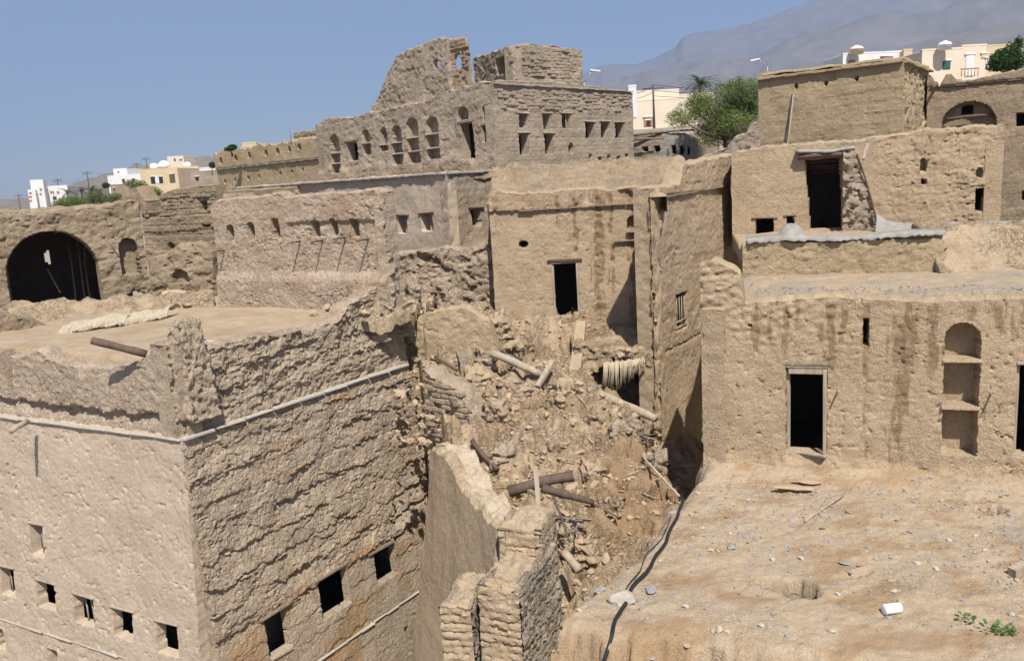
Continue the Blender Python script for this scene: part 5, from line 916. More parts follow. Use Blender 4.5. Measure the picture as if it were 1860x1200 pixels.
# rubble mass piled at the broken end of the slit wall and over the tower's far parapet
def pile(name, label, px, Y, zc, n, spread, smax, mat='stonewarm', seed=1):
    c = at(px[0], px[1], Y); rg = random.Random(seed); g = 'heaped mud lumps ' + name
    for i in range(n):
        x = c[0] + rg.gauss(0, spread[0]); y = c[1] + rg.gauss(0, spread[1]); s = .12 + smax * rg.random() ** 2; z = zc(x, y) + s * .15
        tag(obj('mud_clod', rock_meshes(mat, 8, 2)[i % 8], None, (x, y, z), (rg.uniform(-.6, .6), rg.uniform(-.6, .6), rg.uniform(0, 6)), (s,) * 3), label, 'mud clod', g)
pile('by the tower', 'lump of mud heaped at the broken end of the slit niche wall', (680, 545), 25.6, lambda x, y: zR + .1, 46, (.9, .9), .45, 'stonewarm', 3)
def bump(X, Y): return zR - .3 + 1.25 * np.exp(-(((X + 4.2) / 1.0) ** 2 + ((Y - 26.0) / 1.3) ** 2)) + .25 * fbm(X * 1.5, Y * 1.5, 4, 70)
o = patch(None, 'earth_heap', ((-6.4, 23.6), (-3.0, 24.6), (-2.6, 29.5), (-6.4, 28.5)), bump, 'rubble', .06, .12, 71, .3, .14, None, 60, fs=2); tag(o, 'heap of eroded earth between the tower house and the stony stump', 'earth heap')
# fallen slabs by the arch
for i, (x, y, Y, s, lab) in enumerate(((325, 533, 30.0, 1.1, 'big tilted slab of fallen mud before the low ruin wall'), (352, 552, 28.6, .8, 'smaller fallen slab at the left foot of the slit niche wall'), (296, 548, 29.8, .6, 'fallen mud block beside the small low arch'))):
    p = at(x, y, Y); tag(obj('fallen_slab', rock_meshes('stonewarm', 8, 2, .6)[i], None, (p[0], p[1], p[2]), (.3, .25, i), (s * 1.3, s, s * .7)), lab, 'mud slab')
# ---- on the terrace
def terr_ok(x, y, rg):
    P_ = np.stack([x, y, x * 0 - 6.5], -1); dp = P_ @ _f; px = 930 + F_PX * (P_ @ _r) / dp; py = 600 - F_PX * (P_ @ _u) / dp
    ed = x - np.interp(y, _ey[::-1], _ex[::-1]); fr = y - (FE0[1] + _fs * (x - FE0[0])); wd = (x - wG.A[0]) * wG.n[0] + (y - wG.A[1]) * wG.n[1]
    dens = np.exp(-((px - 1390) / 130) ** 2 - ((py - 950) / 60) ** 2) + .5 * np.exp(-((px - 1100) / 120) ** 2 - ((py - 1090) / 60) ** 2) + .45 * ((px > 1600) & (py < 1080)) + .22
    return (ed > .05) & (fr > .1) & (wd > .25) & (px < 1900) & (rg.random(len(x)) < dens)
sp = clod_field(4200, .018, .14, terr_ok, (.6, 12.5, 10.6, 17.6), 8, 4.5); sp = setz(sp, zterr); mg = rock_meshes('stone', 8, 1, .7); mw = rock_meshes('stonewarm', 7, 1); ml = rock_meshes('stonewhite', 7, 1)
for i, s in enumerate(sp[:230]):
    m, lab, g = ((mg, 'small grey stone lying loose on the dirt terrace', 'grey stones on the terrace'), (mg, 'small grey stone lying loose on the dirt terrace', 'grey stones on the terrace'), (mw, 'small earth coloured clod lying loose on the dirt terrace', 'earth clods on the terrace'), (ml, 'small pale stone lying loose on the dirt terrace', 'pale stones on the terrace'))[0 if i % 7 < 4 else (2 if i % 7 < 6 else 3)]
    tag(obj('loose_stone', m[i % 7], None, (s[0], s[1], s[2] + s[3] * .04), (s[5] * .5, s[6] * .5, s[4]), (s[3],) * 3), lab, 'stone', g)
o = joined('pebbles', [(s[0], s[1], s[2], s[3], s[4], s[5], s[6]) for s in sp[230:2500]], mg, 'stone'); tag(o, 'fine grey pebbles strewn over the dirt terrace', 'pebbles')
o = joined('earth_crumbs', [(s[0], s[1], s[2], s[3], s[4], s[5], s[6]) for s in sp[2500:]], mw, 'stonewarm'); tag(o, 'fine earth crumbs strewn over the dirt terrace', 'crumbs')
sp = []
for i in range(700):
    u = random.uniform(.9, wG.L * .9); f = random.random(); a = wG.pt(u, -2.9, -.5 - f * 2.3); sp.append((a.x, a.y, -2.9, random.uniform(.02, .09), random.uniform(0, 6), .2, .1))
o = joined('roof_gravel', sp, mg, 'stone'); tag(o, 'grey gravel strewn over the roof of the right house', 'gravel')
for (x, y, s, mm, lab) in ((1330, 990, .22, 0, 'biggest dark grey stone in the middle of the terrace'), (1435, 888, .62, 1, 'long flat pale slab lying below the framed door'), (1462, 878, .45, 1, 'second flat slab tucked behind the long one below the door'), (1130, 1088, .5, 2, 'white angular rock weighing down the black cable'), (1150, 1086, .2, 0, 'grey stone touching the white rock on the cable'), (1185, 1068, .28, 0, 'flat dark slate near the white rock'), (1090, 1068, .3, 0, 'grey slab fragment at the terrace edge above the gap'), (1510, 1145, .17, 2, 'pale round stone near the bottom of the terrace'), (1308, 1142, .17, 2, 'pale stone near the front edge of the terrace'), (1345, 962, .2, 0, 'grey stone on the gravel patch before the door'), (1535, 1018, .2, 0, 'grey stone above the crack in the terrace'), (1225, 912, .3, 0, 'grey slate at the head of the black cable'), (1268, 893, .2, 2, 'pale cobble near the house corner')):
    p = onz(x, y, -6.45); z = h1(zterr, p[0], p[1]); m = (rock_meshes('stone', 8, 2, .6), rock_meshes('stonewarm', 8, 2, .6), rock_meshes('stonewhite', 7, 2))[mm]
    tag(obj('stone', m[int(x) % 7], None, (p[0], p[1], z + s * .14), (0, 0, -.35 if mm == 1 else x), (s * (1.4 if mm == 1 else 1), s * (.55 if mm == 1 else 1), s * (.4 if mm == 1 else 1))), lab, 'stone')
def tube(name, pts, r, mat, sides=7):
    pts = [Vector(p) for p in pts]; V = []; Fc = []
    for i, p in enumerate(pts):
        t = (pts[min(i + 1, len(pts) - 1)] - pts[max(i - 1, 0)]).normalized(); s = t.cross(Vector((0, 0, 1))); s = s.normalized() if s.length > 1e-4 else Vector((1, 0, 0)); w = s.cross(t)
        for k in range(sides): a = k / sides * 6.2832; V.append(p - pts[0] + s * math.cos(a) * r + w * math.sin(a) * r)
    for i in range(len(pts) - 1):
        for k in range(sides): a = i * sides + k; b = i * sides + (k + 1) % sides; Fc.append((a, b, b + sides, a + sides))
    Fc += [tuple(range(sides))[::-1], tuple(range((len(pts) - 1) * sides, len(pts) * sides))]
    return obj(name, pymesh(name, V, Fc, M[mat], True), None, pts[0])
cp = []
for x, y in ((1236, 880), (1240, 898), (1228, 940), (1214, 972), (1200, 1000), (1178, 1030), (1150, 1068), (1128, 1105), (1112, 1140), (1096, 1172), (1082, 1200), (1066, 1240)):
    p = onz(x, y, -6.46); cp.append((p[0], p[1], max(h1(zterr, p[0], p[1]) + .03, -6.75)))
cc = []
for i in range(len(cp) - 1):
    for k in range(4): f = k / 4; cc.append(tuple(np.array(cp[i]) * (1 - f) + np.array(cp[i + 1]) * f + np.array([.02 * math.sin(i * 4 + k), .02 * math.cos(i * 3 + k), .01])))
tag(tube('cable', cc, .032, 'cable'), 'black cable snaking along the terrace edge under a white rock', 'cable')
tag(tube('thin_wire', [tuple(np.array(c) + np.array([-.10 + .05 * math.sin(i * .5), .05, .02])) for i, c in enumerate(cc[8:26])], .009, 'cable', 5), 'thin black wire running beside the thick cable', 'wire')
# tin can, lying stick, board at right
cn = onz(1620, 1105, -6.42); zc_ = h1(zterr, cn[0], cn[1]); r = .075; Vv = []; Fc = []
prof_ = ((-.13, 0), (-.13, r * .92), (-.125, r), (-.06, r), (-.055, r * .96), (-.05, r), (.05, r), (.055, r * .96), (.06, r), (.125, r), (.13, r * .94), (.12, r * .9), (.12, 0))
for (x, rr) in prof_:
    for k in range(18): a = k / 18 * 6.2832; Vv.append((x, rr * math.cos(a), rr * math.sin(a)))
for i in range(len(prof_) - 1):
    for k in range(18): a = i * 18 + k; b = i * 18 + (k + 1) % 18; Fc.append((a, b, b + 18, a + 18))
tag(obj('tin_can', pymesh('tin_can', Vv, Fc, M['plastic'], True), None, (cn[0], cn[1], zc_ + r), (0, .05, .2)), 'white tin can lying on its side on the dirt terrace', 'can')
a = onz(1462, 945, -6.46); b = onz(1532, 904, -6.46); tag(stick('lying_stick', (a[0], a[1], h1(zterr, a[0], a[1]) + .03), (b[0], b[1], h1(zterr, b[0], b[1]) + .05), .018, .012, 'woodpale', segs=4), 'long thin stick lying on the terrace before the door', 'stick')
a = onz(1838, 1040, -6.44); b = onz(1875, 1030, -6.44); tag(stick('board_end', (a[0], a[1], h1(zterr, a[0], a[1]) + .07), (b[0], b[1], h1(zterr, b[0], b[1]) + .1), .08, None, 'woodpale', kind='plank', segs=2), 'pale board end at the right edge of the terrace', 'board')
for i in range(4): p = onz(1778 + i * 9, 924 + (i % 2) * 5, -6.44); q = onz(1786 + i * 8, 930 - (i % 2) * 6, -6.44); tag(stick('hole_stick', (p[0], p[1], -6.44), (q[0], q[1], -6.42), .015, None, 'woodpale', sides=5, segs=1), 'thin slat lying over the small black hole in the terrace', 'stick', 'slats over the terrace hole')
M['weed'] = simple('weed_leaf', (.09, .16, .035), (.06, .11, .025), 8, .6, 0)
for j, (x, y, n_) in enumerate(((1826, 1145, 60), (1755, 1120, 22), (1790, 1140, 16))):
    p = onz(x, y, -6.45); z = h1(zterr, p[0], p[1]); Vv = []; Fc = []; rg = random.Random(j)
    for i in range(n_):
        a = rg.uniform(0, 6.28); d0 = rg.uniform(0, .13); ln = rg.uniform(.03, .08); c = Vector((math.cos(a) * d0, math.sin(a) * d0, rg.uniform(.01, .07))); u_ = Vector((math.cos(a), math.sin(a), rg.uniform(-.1, .6))) * ln; w_ = Vector((-math.sin(a), math.cos(a), 0)) * ln * .4
        k = len(Vv); Vv += [c, c + u_ * .5 + w_, c + u_, c + u_ * .5 - w_]; Fc.append((k, k + 1, k + 2, k + 3))
    tag(obj('weed', pymesh('weed', Vv, Fc, M['weed']), None, (p[0], p[1], z)), ('biggest green weed tuft on the terrace at bottom right', 'small weed sprig left of the big tuft', 'tiny weed between the two tufts')[j], 'weed')
# ================================================================== GROUND, HILLS, MOUNTAIN
M['plain'] = simple('stony_plain', (.30, .25, .19), (.22, .185, .14), .05, .95, .3, detail=8)
M['hill'] = simple('rocky_hill', (.20, .17, .14), (.13, .115, .1), .03, .95, .6, detail=9)
M['mountain'] = simple('bare_mountain_rock', (.165, .147, .135), (.125, .113, .105), .006, .95, 1., detail=12)
def polar(name, azs, rs, zf, mat):
    Az, R_ = np.meshgrid(azs, rs); X = R_ * np.sin(Az); Y = R_ * np.cos(Az); Z = zf(Az, R_, X, Y); n2, n1 = X.shape; id_ = np.arange(n1 * n2).reshape(n2, n1)
    Q = np.stack([id_[:-1, :-1], id_[:-1, 1:], id_[1:, 1:], id_[1:, :-1]], -1).reshape(-1, 4)
    return struct(obj(name, mk(name, np.stack([X, Y, Z], -1).reshape(-1, 3), Q, M[mat])))
def zground(Az, R_, X, Y):
    wr = sstep(-.1, .12, Az); zl = -16 + 12.8 * sstep(44, 105, R_); zr = -16 + 16.1 * sstep(37, 52, R_) + 3.4 * sstep(50, 74, R_) + .035 * np.clip(R_ - 74, 0, 900) - .0 * R_
    wf = sstep(1.9, 1.2, np.abs(Az)); z = (zl * (1 - wr) + zr * wr) * wf + (-16.) * (1 - wf)
    return z + .25 * fbm(X * .05, Y * .05, 3, 3) * sstep(40, 90, R_)
azs = np.concatenate([np.linspace(-math.pi, -.9, 40), np.linspace(-.9, .9, 200)[1:], np.linspace(.9, math.pi, 40)[1:]])
polar('ground', azs, np.concatenate([[.5], np.geomspace(4, 9000, 130)]), zground, 'plain')
def te(x, y): d = ray(x, y); return math.atan2(d[0], d[1]), d[2] / math.hypot(d[0], d[1])
hp = [te(*p) for p in ((-500, 420), (-200, 392), (0, 368), (60, 360), (126, 340), (165, 326), (192, 318), (232, 311), (290, 300), (334, 292), (375, 285), (400, 290), (480, 285), (600, 275), (750, 285), (950, 320))]
def zhill(Az, R_, X, Y):
    t_ = np.interp(Az, [p[0] for p in hp], [p[1] for p in hp]); pr_ = sstep(330, 760, R_) * (1 - .6 * sstep(780, 1200, R_)); rid = 1 - np.abs(fbm(X * .012, Y * .012, 4, 9)) * 1.2
    return -4 + (t_ * 760 + 4) * pr_ * (.93 + .09 * rid * sstep(300, 600, R_)) + 3. * fbm(X * .03, Y * .03, 4, 11) * pr_
polar('hills', np.linspace(-.85, .06, 240), np.linspace(320, 1200, 70), zhill, 'hill')
m1 = [te(*p) for p in ((700, 290), (900, 210), (1000, 165), (1060, 137), (1090, 122), (1150, 117), (1190, 107), (1225, 92), (1240, 72), (1262, 65), (1330, 56), (1400, 36), (1470, 8), (1560, -25), (1700, -70), (1860, -100), (2300, -160))]
m2 = [te(*p) for p in ((700, 300), (1000, 205), (1080, 160), (1150, 142), (1250, 118), (1350, 96), (1420, 72), (1500, 58), (1600, 30), (1700, 22), (1780, -8), (1860, -22), (2300, -60))]
m3 = [te(*p) for p in ((700, 310), (1050, 240), (1150, 190), (1300, 160), (1450, 128), (1600, 100), (1700, 82), (1860, 50), (2300, 20))]
def zmount(Az, R_, X, Y):
    def layer(ms_, r0, r1, fall): t_ = np.interp(Az, [p[0] for p in ms_], [p[1] for p in ms_]); return t_ * r1 * sstep(r0, r1, R_) ** .8 * (1 - fall * sstep(r1, r1 * 1.3, R_))
    g = 1 - np.abs(fbm(X * .0016 + 3, Y * .0009, 5, 13)); g2 = 1 - np.abs(fbm(X * .006, Y * .0035, 4, 14)); nz = (g - .75) * 210 + (g2 - .75) * 70
    z1 = layer(m1, 3600, 6200, .5); z2 = layer(m2, 2200, 3600, .45); z3 = layer(m3, 900, 2200, .4); z = np.maximum(np.maximum(z1, z2), z3)
    z = np.where(z1 > np.maximum(z2, z3), z1 + .25 * nz * sstep(3300, 4800, R_) * (1 - .7 * sstep(5600, 6200, R_)), z + .25 * nz * sstep(900, 2600, R_))
    return z - 6 + 30 * sstep(0, 60, z) * 0
polar('mountain', np.linspace(-.18, .85, 340), np.concatenate([np.linspace(900, 6300, 170), np.linspace(6400, 8200, 12)]), zmount, 'mountain')
# ================================================================== MODERN HOUSES
def boxpart(name, wp, u0, u1, z0, z1, dn, dep, mat, parent, jit=0.):
    return obj(name, box_mesh(name, u1 - u0, dep, z1 - z0, mat, jit), parent, wp.pt((u0 + u1) / 2, (z0 + z1) / 2, dn - dep / 2), (0, 0, wp.ang))
def house(name, label, blocks, yaw, mat, wins=(), group=None, cat='house'):
    """blocks: (x0,y0,x1,y1,Y,depth[,mat]) in picture terms; wins: (block index, x0,y0,x1,y1, mat, kind)"""
    b0 = blocks[0]; base = at((b0[0] + b0[2]) / 2, b0[3], b0[4]); t = thing(name, label, cat, tuple(base), group); wps = []
    for b in blocks:
        ym = (b[1] + b[3]) / 2; p0 = at(b[0], ym, b[4]); p1 = at(b[2], ym, b[4] + yaw * b[4] * (b[2] - b[0]) / F_PX); w = WP(P2(p0), P2(p1)); wps.append(w); xm = (b[0] + b[2]) / 2
        z1 = w.uz(xm, b[1])[1]; z0 = w.uz(xm, b[3])[1]; m_ = b[6] if len(b) > 6 else mat
        bl = boxpart('wall', w, 0, w.L, z0 - 1.5, z1, 0, b[5], m_, t); boxpart('parapet', w, -.015, w.L + .015, z1 - .02, z1 + .12, .015, .25, m_, t)
    for (bi, x0, y0, x1, y1, m_, kd) in wins:
        w = wps[bi]; o_ = w.rect(x0, y0, x1, y1); f_ = boxpart(kd, w, o_['u0'], o_['u1'], o_['z0'], o_['z1'], .06, .2, m_, t); boxpart('frame', w, o_['u0'] - .08, o_['u1'] + .08, o_['z1'], o_['z1'] + .1, .1, .2, 'white', f_)
    return t, wps
house('apartment_house', 'white three storey block with a square stair tower at far left', [(74, 338, 124, 364, 262, 14), (57, 327, 81, 368, 258, 8), (52, 345, 66, 370, 256, 7)], .25, 'white', [(0, 79 + i * 12, 347, 84 + i * 12, 352, 'rust', 'window') for i in range(3)] + [(0, 80, 356, 86, 362, 'rust', 'window'), (0, 96, 357, 103, 363, 'dark', 'window'), (2, 53, 349, 58, 353, 'rust', 'window'), (2, 53, 356, 58, 360, 'rust', 'window'), (2, 53, 363, 58, 367, 'rust', 'window'), (1, 72, 342, 76, 347, 'rust', 'window'), (1, 72, 351, 76, 355, 'rust', 'window')])
house('white_villa', 'white villa with a raised upper room beside the ochre house', [(195, 318, 257, 340, 215, 12), (206, 307, 231, 319, 218, 7)], -.1, 'white', [(0, 222, 325, 227, 333, 'dark', 'window'), (0, 240, 324, 245, 331, 'dark', 'window'), (1, 213, 311, 217, 315, 'rust', 'window')])
house('ochre_house', 'ochre house with washing hung before its dark doorway', [(255, 307, 324, 338, 142, 10), (318, 304, 362, 327, 150, 9)], -.12, 'ochre', [(0, 274, 321, 282, 334, 'dark', 'window'), (0, 282, 320, 289, 333, 'white', 'door'), (0, 289, 321, 296, 333, 'dark', 'window'), (0, 308, 316, 318, 332, 'wooddark', 'window'), (1, 336, 311, 351, 325, 'white', 'door'), (1, 326, 312, 333, 324, 'green', 'window')])
for i, (x, y, Y, r) in enumerate(((280, 303, 145, .75), (298, 300, 146, .95), (340, 300, 152, .7))):
    p = at(x, y, Y); bm = bmesh.new(); bmesh.ops.create_uvsphere(bm, u_segments=14, v_segments=8, radius=r)
    for v in bm.verts: v.co.z = max(v.co.z * .8, -.35 * r)
    me = bpy.data.meshes.new('water_tank'); bm.to_mesh(me); bm.free(); me.materials.append(M['plastic']); tag(obj('water_tank', me, None, tuple(p)), ('white domed tank at the left end of the ochre roof', 'larger white dish like tank in the middle of the ochre roof', 'small white domed tank on the right ochre roof')[i], 'water tank')
house('hill_house', 'small pinkish house standing alone on the left hill', [(304, 284, 334, 300, 330, 9), (330, 290, 340, 300, 332, 7)], -.1, 'cream', [(0, 316, 288, 319, 293, 'dark', 'window'), (0, 326, 289, 331, 292, 'green', 'window')])
house('grey_low_house', 'low grey mud house with pale roof sheet right of the ochre house', [(346, 312, 396, 338, 95, 6, 'grey'), (362, 306, 396, 314, 100, 5, 'white')], -.1, 'grey', [(0, 355, 321, 361, 328, 'dark', 'window')])
house('low_field_house', 'low brown walled yard among the bushes before the white villa', [(201, 336, 236, 352, 120, 5, 'brown')], -.1, 'brown', [(0, 206, 341, 209, 347, 'wooddark', 'door')])
house('yellow_roof_room', 'small yellow roof room behind the slit parapet', [(440, 261, 466, 276, 80, 4)], -.1, 'ochre')
house('long_cream_house', 'long cream house with an arched brick doorway behind the green tree', [(1147, 182, 1250, 236, 76, 9), (1147, 166, 1234, 186, 79, 8), (1228, 172, 1300, 215, 84, 8)], .05, 'cream', [(0, 1169, 213, 1186, 230, 'rust', 'door_surround'), (0, 1173, 219, 1182, 230, 'dark', 'door')])
house('tank_house', 'white rendered house front with ochre end behind the straw block', [(1531, 97, 1641, 140, 74, 3.5, 'white'), (1641, 92, 1657, 140, 74, 8, 'ochre')], .12, 'white', [(0, 1541, 109, 1553, 116, 'rust', 'window'), (0, 1600, 103, 1622, 108, 'rust', 'window')])
house('balcony_house', 'cream two storey house with green shutter and white balcony door', [(1674, 91, 1748, 170, 63, 8), (1746, 84, 1791, 170, 64, 7), (1791, 83, 1856, 140, 72, 5, 'ochre')], .04, 'cream', [(0, 1712, 111, 1726, 126, 'green', 'window'), (1, 1753, 100, 1769, 139, 'white', 'door'), (1, 1782, 98, 1794, 106, 'ochre', 'window'), (1, 1790, 106, 1800, 118, 'white', 'window')])
bal = thing('balcony_railing', 'small red balcony railing before the white door', 'railing', tuple(at(1758, 139, 62.6)))
for i in range(6): p = at(1746 + i * 6, 139, 62.6); stick('baluster', p, (p[0], p[1], p[2] + .55), .03, None, 'rust', bal, sides=5, segs=1)
stick('rail', at(1745, 126, 62.6), at(1778, 124, 62.6), .04, None, 'rust', bal, sides=5, segs=1)
def tank(label, x, y0, y1, Y, r, mat):
    p = at(x, y1, Y); h = float(at(x, y0, Y)[2] - p[2]); prof_ = [(0, 0), (r, 0), (r, h * .55), (r * 1.04, h * .57), (r * 1.04, h * .62), (r * .97, h * .68), (r * .75, h * .86), (r * .35, h * .96), (r * .3, h * 1.02), (0, h * 1.02)]; V = []; Fc = []
    for rr, z in prof_:
        for k in range(20): a = k / 20 * 6.2832; V.append((rr * math.cos(a), rr * math.sin(a), z))
    for i in range(len(prof_) - 1):
        for k in range(20): a = i * 20 + k; b = i * 20 + (k + 1) % 20; Fc.append((a, b, b + 20, a + 20))
    tag(obj('water_tank', pymesh('water_tank', V, Fc, M[mat], True), None, tuple(p)), label, 'water tank')
tank('cream round water tank on the white house roof', 1556, 83, 99, 73.5, .56, 'tankcream'); tank('white round water tank on the balcony house roof', 1716, 75, 91, 62.5, .46, 'plastic')
# dish and white roof box behind the hill ruin
house('white_roof_box', 'tiny white box peeking beside the hilltop ruin corner', [(1141, 158, 1156, 174, 60, 1)], 0, 'white')
# ================================================================== POLES, LAMPS, WIRES
def pole(label, x, y0, y1, Y, arms=2, r=.12, group=None):
    p = at(x, y1, Y); top = at(x, y0, Y); t = thing('utility_pole', label, 'utility pole', (p[0], p[1], p[2] - 3))
    stick('shaft', (p[0], p[1], p[2] - 3), (p[0], p[1], top[2]), r, r * .7, 'pole', t, sides=7, segs=2, bend=0)
    for k in range(arms): z = top[2] - .3 - .5 * k; stick('crossarm', (p[0] - 8 * r, p[1], z), (p[0] + 8 * r, p[1], z), r * .5, None, 'pole', t, sides=4, segs=1, bend=0)
    return Vector((p[0], p[1], top[2]))
pl = [pole('utility pole at far left below the white apartment block', 38, 353, 384, 190, 1), pole('double armed pole beside the white apartment block', 107, 325, 345, 300, 2, .2), pole('tall pole above the palms left of the white villa', 162, 311, 342, 240, 2, .16), pole('leaning pole on the ridge left of the hill house', 251, 296, 316, 320, 2, .2), pole('highest pole on the ridge beside the hill house', 267, 286, 306, 340, 2, .2), pole('short pole in front of the white apartment block', 100, 346, 368, 200, 0, .12), pole('thin pole before the white villa', 197, 318, 342, 200, 1, .1)]
pr_ = pole('dark pole in front of the long cream house', 1187, 154, 183, 72, 1, .11)
def wire(label, a, b, sag, n=14): tag(tube('power_line', [tuple(a.lerp(b, i / n) - Vector((0, 0, sag * 4 * (i / n) * (1 - i / n)))) for i in range(n + 1)], .02, 'cable', 4), label, 'power line')
wire('power line between the far left pole and double armed pole', pl[0], pl[1], 2); wire('power line from the double armed pole to the palm pole', pl[1], pl[2], 2); wire('power line from the palm pole up to the ridge', pl[2], pl[3], 2)
for k, dz in enumerate((0, -.45, -.9)): wire(('top', 'middle', 'lowest')[k] + ' wire running right from the dark pole over the tree', pr_ + Vector((0, 0, dz)), Vector(at(1420, 160 + k * 5, 78)), .3)
for k, dz in enumerate((-.1, -.6)): wire(('upper', 'lower')[k] + ' wire running left from the dark pole to the hilltop ruin', pr_ + Vector((0, 0, dz)), Vector(at(1120, 176 + k * 8, 66)), .2)
def lamp(label, hx, hy, bx, by, Y):
    h = Vector(at(hx, hy, Y)); b = Vector(at(bx, by, Y)); t = thing('street_lamp', label, 'street lamp', (b.x, b.y, b.z - 7)); stick('post', (b.x, b.y, b.z - 7), b, .07, .05, 'metal', t, sides=7, segs=2, bend=0); stick('arm', b, h, .04, .035, 'metal', t, sides=6, segs=3, bend=.04)
    d = (h - b); d.z = 0; d.normalize(); me = box_mesh('lamp_head', .75, .26, .12, 'white', .01); obj('lamp_head', me, t, tuple(h + d * .2), (0, .15, math.atan2(d.y, d.x)))
lamp('curved street lamp above the straw block against the mountain', 1376, 109, 1394, 121, 66); lamp('slanting lamp post beside the turret of the hilltop ruin', 1076, 129, 1062, 150, 62)
# ================================================================== TREES
def leafmat(name, c1, c2):
    m, t, b = newmat(name); oi = t.nodes.new('ShaderNodeNewGeometry'); c = mixc(t, oi.outputs['Random Per Island'], c1, c2); t.links.new(c, b.inputs['Base Color']); b.inputs['Roughness'].default_value = .6
    tr = t.nodes.new('ShaderNodeBsdfTranslucent'); t.links.new(c, tr.inputs[0]); mx = t.nodes.new('ShaderNodeMixShader'); mx.inputs[0].default_value = .3
    o = [n for n in t.nodes if n.type == 'OUTPUT_MATERIAL'][0]; t.links.new(b.outputs[0], mx.inputs[1]); t.links.new(tr.outputs[0], mx.inputs[2]); t.links.new(mx.outputs[0], o.inputs[0]); return m
M['leaf_ghaf'] = leafmat('feathery_leaf', (.125, .165, .05), (.225, .26, .09)); M['leaf_dark'] = leafmat('dark_leaf', (.035, .075, .02), (.065, .115, .03)); M['leaf_palm'] = leafmat('palm_leaf', (.075, .10, .045), (.13, .15, .075)); M['leaf_grey'] = leafmat('grey_green_leaf', (.11, .14, .055), (.18, .20, .085))
M['bark'] = simple('bark', (.17, .13, .095), (.10, .08, .06), 6, .9, .5)
def crown_mesh(name, clumps, n, ls, mat, seed, asp=.45, droop=0.):
    rg = np.random.default_rng(seed); cl = np.array(clumps); wts = cl[:, 3] * cl[:, 4] * cl[:, 5]; idx = rg.choice(len(cl), n, p=wts / wts.sum()); d = rg.normal(size=(n, 3)); d /= np.linalg.norm(d, axis=1)[:, None]; rad = rg.random(n) ** .45
    tw = 1 + .25 * noise(d[:, 0] * 3 + idx, d[:, 1] * 3 + d[:, 2] * 2, seed)[:, None]; c = cl[idx, :3] + d * rad[:, None] * cl[idx, 3:6] * tw
    a = rg.normal(size=(n, 3)); a[:, 2] *= .7; a /= np.linalg.norm(a, axis=1)[:, None]; b = np.cross(a, rg.normal(size=(n, 3))); b /= np.linalg.norm(b, axis=1)[:, None]; L = ls * (.6 + .8 * rg.random(n))[:, None]
    a[:, 2] -= droop; V = np.stack([c - a * L * .5, c + b * L * asp * .5, c + a * L * .5, c - b * L * asp * .5], 1).reshape(-1, 3); return mk(name, V, np.arange(4 * n).reshape(-1, 4), M[mat], None, False)
def tree(name, label, base, top_clumps, n, ls, mat, seed, trunk_r=.12, asp=.45, group=None, cat='tree'):
    t = thing(name, label, cat, tuple(base), group); b = Vector(base); cs = sorted(top_clumps, key=lambda c: -c[3] * c[4] * c[5]); fork = b + Vector((.0, .0, (cs[0][2] - b.z) * .45))
    stick('trunk', b, fork, trunk_r, trunk_r * .75, 'bark', t, sides=8, segs=4, seed=seed)
    for i, c in enumerate(cs[:16]): stick('limb', fork, Vector(c[:3]) + Vector((0, 0, c[5] * .3)), trunk_r * .55, trunk_r * .12, 'bark', t, sides=6, segs=5, bend=.07, seed=seed + i)
    obj('crown', crown_mesh('crown', top_clumps, n, ls, mat, seed, asp), t); return t
def clumps_px(lst, Y, dep): 
    out = []
    for x, y, rx, ry in lst: p = at(x, y, Y + random.uniform(-dep, dep)); out.append((p[0], p[1], p[2], rx * Y / F_PX, max(rx, ry) * Y / F_PX, ry * Y / F_PX))
    return out
gh = clumps_px([(1300, 200, 48, 34), (1255, 205, 36, 22), (1235, 222, 26, 14), (1340, 185, 38, 32), (1330, 225, 42, 26), (1290, 235, 34, 22), (1355, 165, 26, 22), (1320, 160, 26, 16), (1275, 180, 28, 18), (1362, 205, 22, 34), (1310, 250, 34, 18), (1345, 245, 26, 20), (1285, 258, 20, 12), (1222, 215, 16, 10), (1262, 190, 22, 14), (1372, 180, 14, 30), (1340, 150, 22, 12), (1366, 152, 16, 14)], 46, 1.2)
_rt = random.Random(4)
sprays = []
for c_ in gh:
    for k in range(7):
        a_ = _rt.uniform(0, 6.283); e_ = _rt.uniform(-.5, 1.); q_ = .75 * _rt.uniform(.5, 1.1); s_ = _rt.uniform(.22, .42)
        sprays.append((c_[0] + c_[3] * q_ * math.cos(a_) * math.cos(e_), c_[1] + c_[4] * q_ * math.sin(a_) * math.cos(e_), c_[2] + c_[5] * q_ * math.sin(e_), c_[3] * s_ * 1.3, c_[4] * s_ * 1.3, c_[5] * s_))
gh = [(c[0], c[1], c[2], c[3] * .95, c[4] * .95, c[5] * .95) for c in gh] + sprays
tree('ghaf_tree', 'large feathery green tree between the hilltop ruin and the straw block', at(1318, 300, 46), gh, 30000, .15, 'leaf_ghaf', 3, .16, .22)
dk = clumps_px([(1820, 108, 22, 18), (1808, 120, 16, 10), (1838, 96, 14, 18), (1848, 112, 14, 16), (1850, 78, 7, 12), (1828, 122, 18, 8)], 52, .4)
tree('dark_green_tree', 'dense dark green tree before the ochre wall at the right edge', at(1830, 175, 52), dk, 7000, .13, 'leaf_dark', 5, .1, .6)
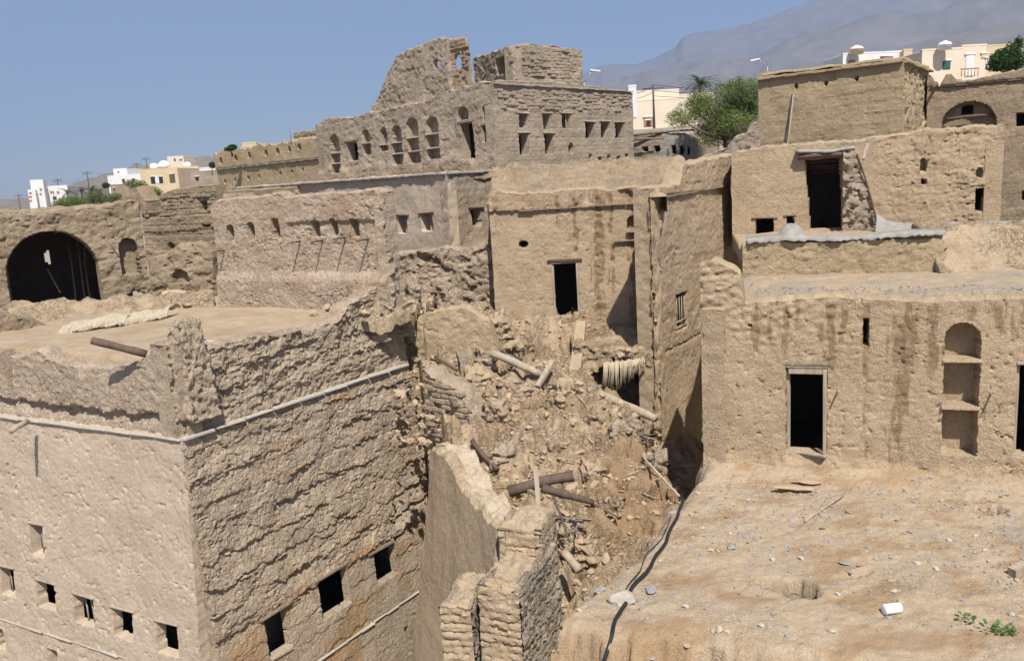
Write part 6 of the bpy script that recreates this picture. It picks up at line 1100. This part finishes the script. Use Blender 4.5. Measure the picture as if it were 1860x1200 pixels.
for i, (lst, Y, n_, lab, m_) in enumerate((([(128, 366, 24, 10), (108, 370, 14, 7), (146, 364, 14, 8)], 95, 4200, 'low spreading green bush over the arched ruin', 'leaf_ghaf'), ([(172, 358, 15, 12), (186, 362, 10, 9), (160, 364, 10, 7)], 100, 3000, 'rounded grey green bush left of the mud gable', 'leaf_grey'), ([(202, 360, 12, 8), (214, 357, 8, 7)], 105, 2000, 'small green bush touching the mud gable', 'leaf_ghaf'), ([(270, 350, 22, 12), (258, 338, 12, 10), (285, 352, 12, 9), (240, 333, 16, 8)], 88, 4600, 'bright wispy bush right of the mud gable', 'leaf_ghaf'), ([(192, 337, 7, 5)], 160, 900, 'small dark bush before the white villa', 'leaf_dark'), ([(422, 268, 8, 5), (412, 271, 5, 3)], 62, 900, 'green shrub peeking over the slit parapet', 'leaf_dark'), ([(386, 300, 6, 6)], 90, 700, 'small dark bush left of the slit parapet house', 'leaf_dark'))):
    c = clumps_px(lst, Y, .5); b = at(lst[0][0], lst[0][1] + lst[0][3] + 12, Y); tree('bush', lab, b, c, n_, .2 if Y < 120 else .35, m_, 20 + i, .08, .3, None, 'bush')
def palm(label, x, y, Y, fr_len, nfr, seed, trunk):
    c = Vector(at(x, y, Y)); rg = random.Random(seed); t = thing('palm_tree', label, 'palm tree', (c.x, c.y, c.z - trunk)); stick('trunk', (c.x, c.y, c.z - trunk), c, .22, .18, 'bark', t, sides=8, segs=5, seed=seed)
    for i in range(nfr):
        a = i / nfr * 6.283 * 2.4 + rg.uniform(-.2, .2); e = rg.uniform(-.25, 1.3); V = []; Fc = []; d = Vector((math.cos(a), math.sin(a), 0)); s = Vector((-math.sin(a), math.cos(a), 0)); P_ = []
        for k in range(9): f = k / 8; P_.append(d * fr_len * f * math.cos(e * (1 - .5 * f)) + Vector((0, 0, fr_len * (f * math.sin(e) - .55 * f * f))))
        for k in range(8):
            for sd in (-1, 1):
                for h_ in (0, .5):
                    q = P_[k].lerp(P_[k + 1], h_); ax = (P_[k + 1] - P_[k]).normalized(); ln = fr_len * .26 * (1 - .6 * abs(k / 8 - .35)); tip = q + (s * sd * .8 + ax * .7 + Vector((0, 0, -.15))) * ln; w_ = ax * fr_len * .02; j = len(V); V += [q - w_, q + w_, tip]; Fc.append((j, j + 1, j + 2))
        for k in range(8): j = len(V); w_ = s * .02 * fr_len; V += [P_[k] - w_, P_[k] + w_, P_[k + 1] + w_, P_[k + 1] - w_]; Fc.append((j, j + 1, j + 2, j + 3))
        obj('frond', pymesh('frond', V, Fc, M['leaf_palm']), t, tuple(c))
palm('date palm crown behind the green tree against the mountain', 1271, 153, 90, 2.2, 30, 1, 6)
for i, (x, y, Y) in enumerate(((122, 350, 170), (148, 347, 170), (166, 346, 165), (180, 349, 172))): palm(('leftmost of four far palms near the white apartment block', 'second from left of four far palms', 'third from left of four far palms below the tall pole', 'rightmost of four far palms near the white villa')[i], x, y, Y, 2.3, 18, 10 + i, 4)
# ================================================================== HAZE
bm = bmesh.new(); bmesh.ops.create_cube(bm, size=1.); me = bpy.data.meshes.new('haze'); bm.to_mesh(me); bm.free()
hm = bpy.data.materials.new('haze_air'); hm.use_nodes = True; t = hm.node_tree; t.nodes.clear(); o = t.nodes.new('ShaderNodeOutputMaterial'); pv = t.nodes.new('ShaderNodeVolumePrincipled'); pv.inputs['Color'].default_value = (.36, .48, .72, 1); pv.inputs['Density'].default_value = HAZE; pv.inputs['Anisotropy'].default_value = .2
t.links.new(pv.outputs[0], o.inputs['Volume']); me.materials.append(hm); ho = obj('haze', me, None, (0, 0, 980), None, (19000, 19000, 2040)); ho["kind"] = "stuff"; ho["label"] = "thin blue dust haze in the air"
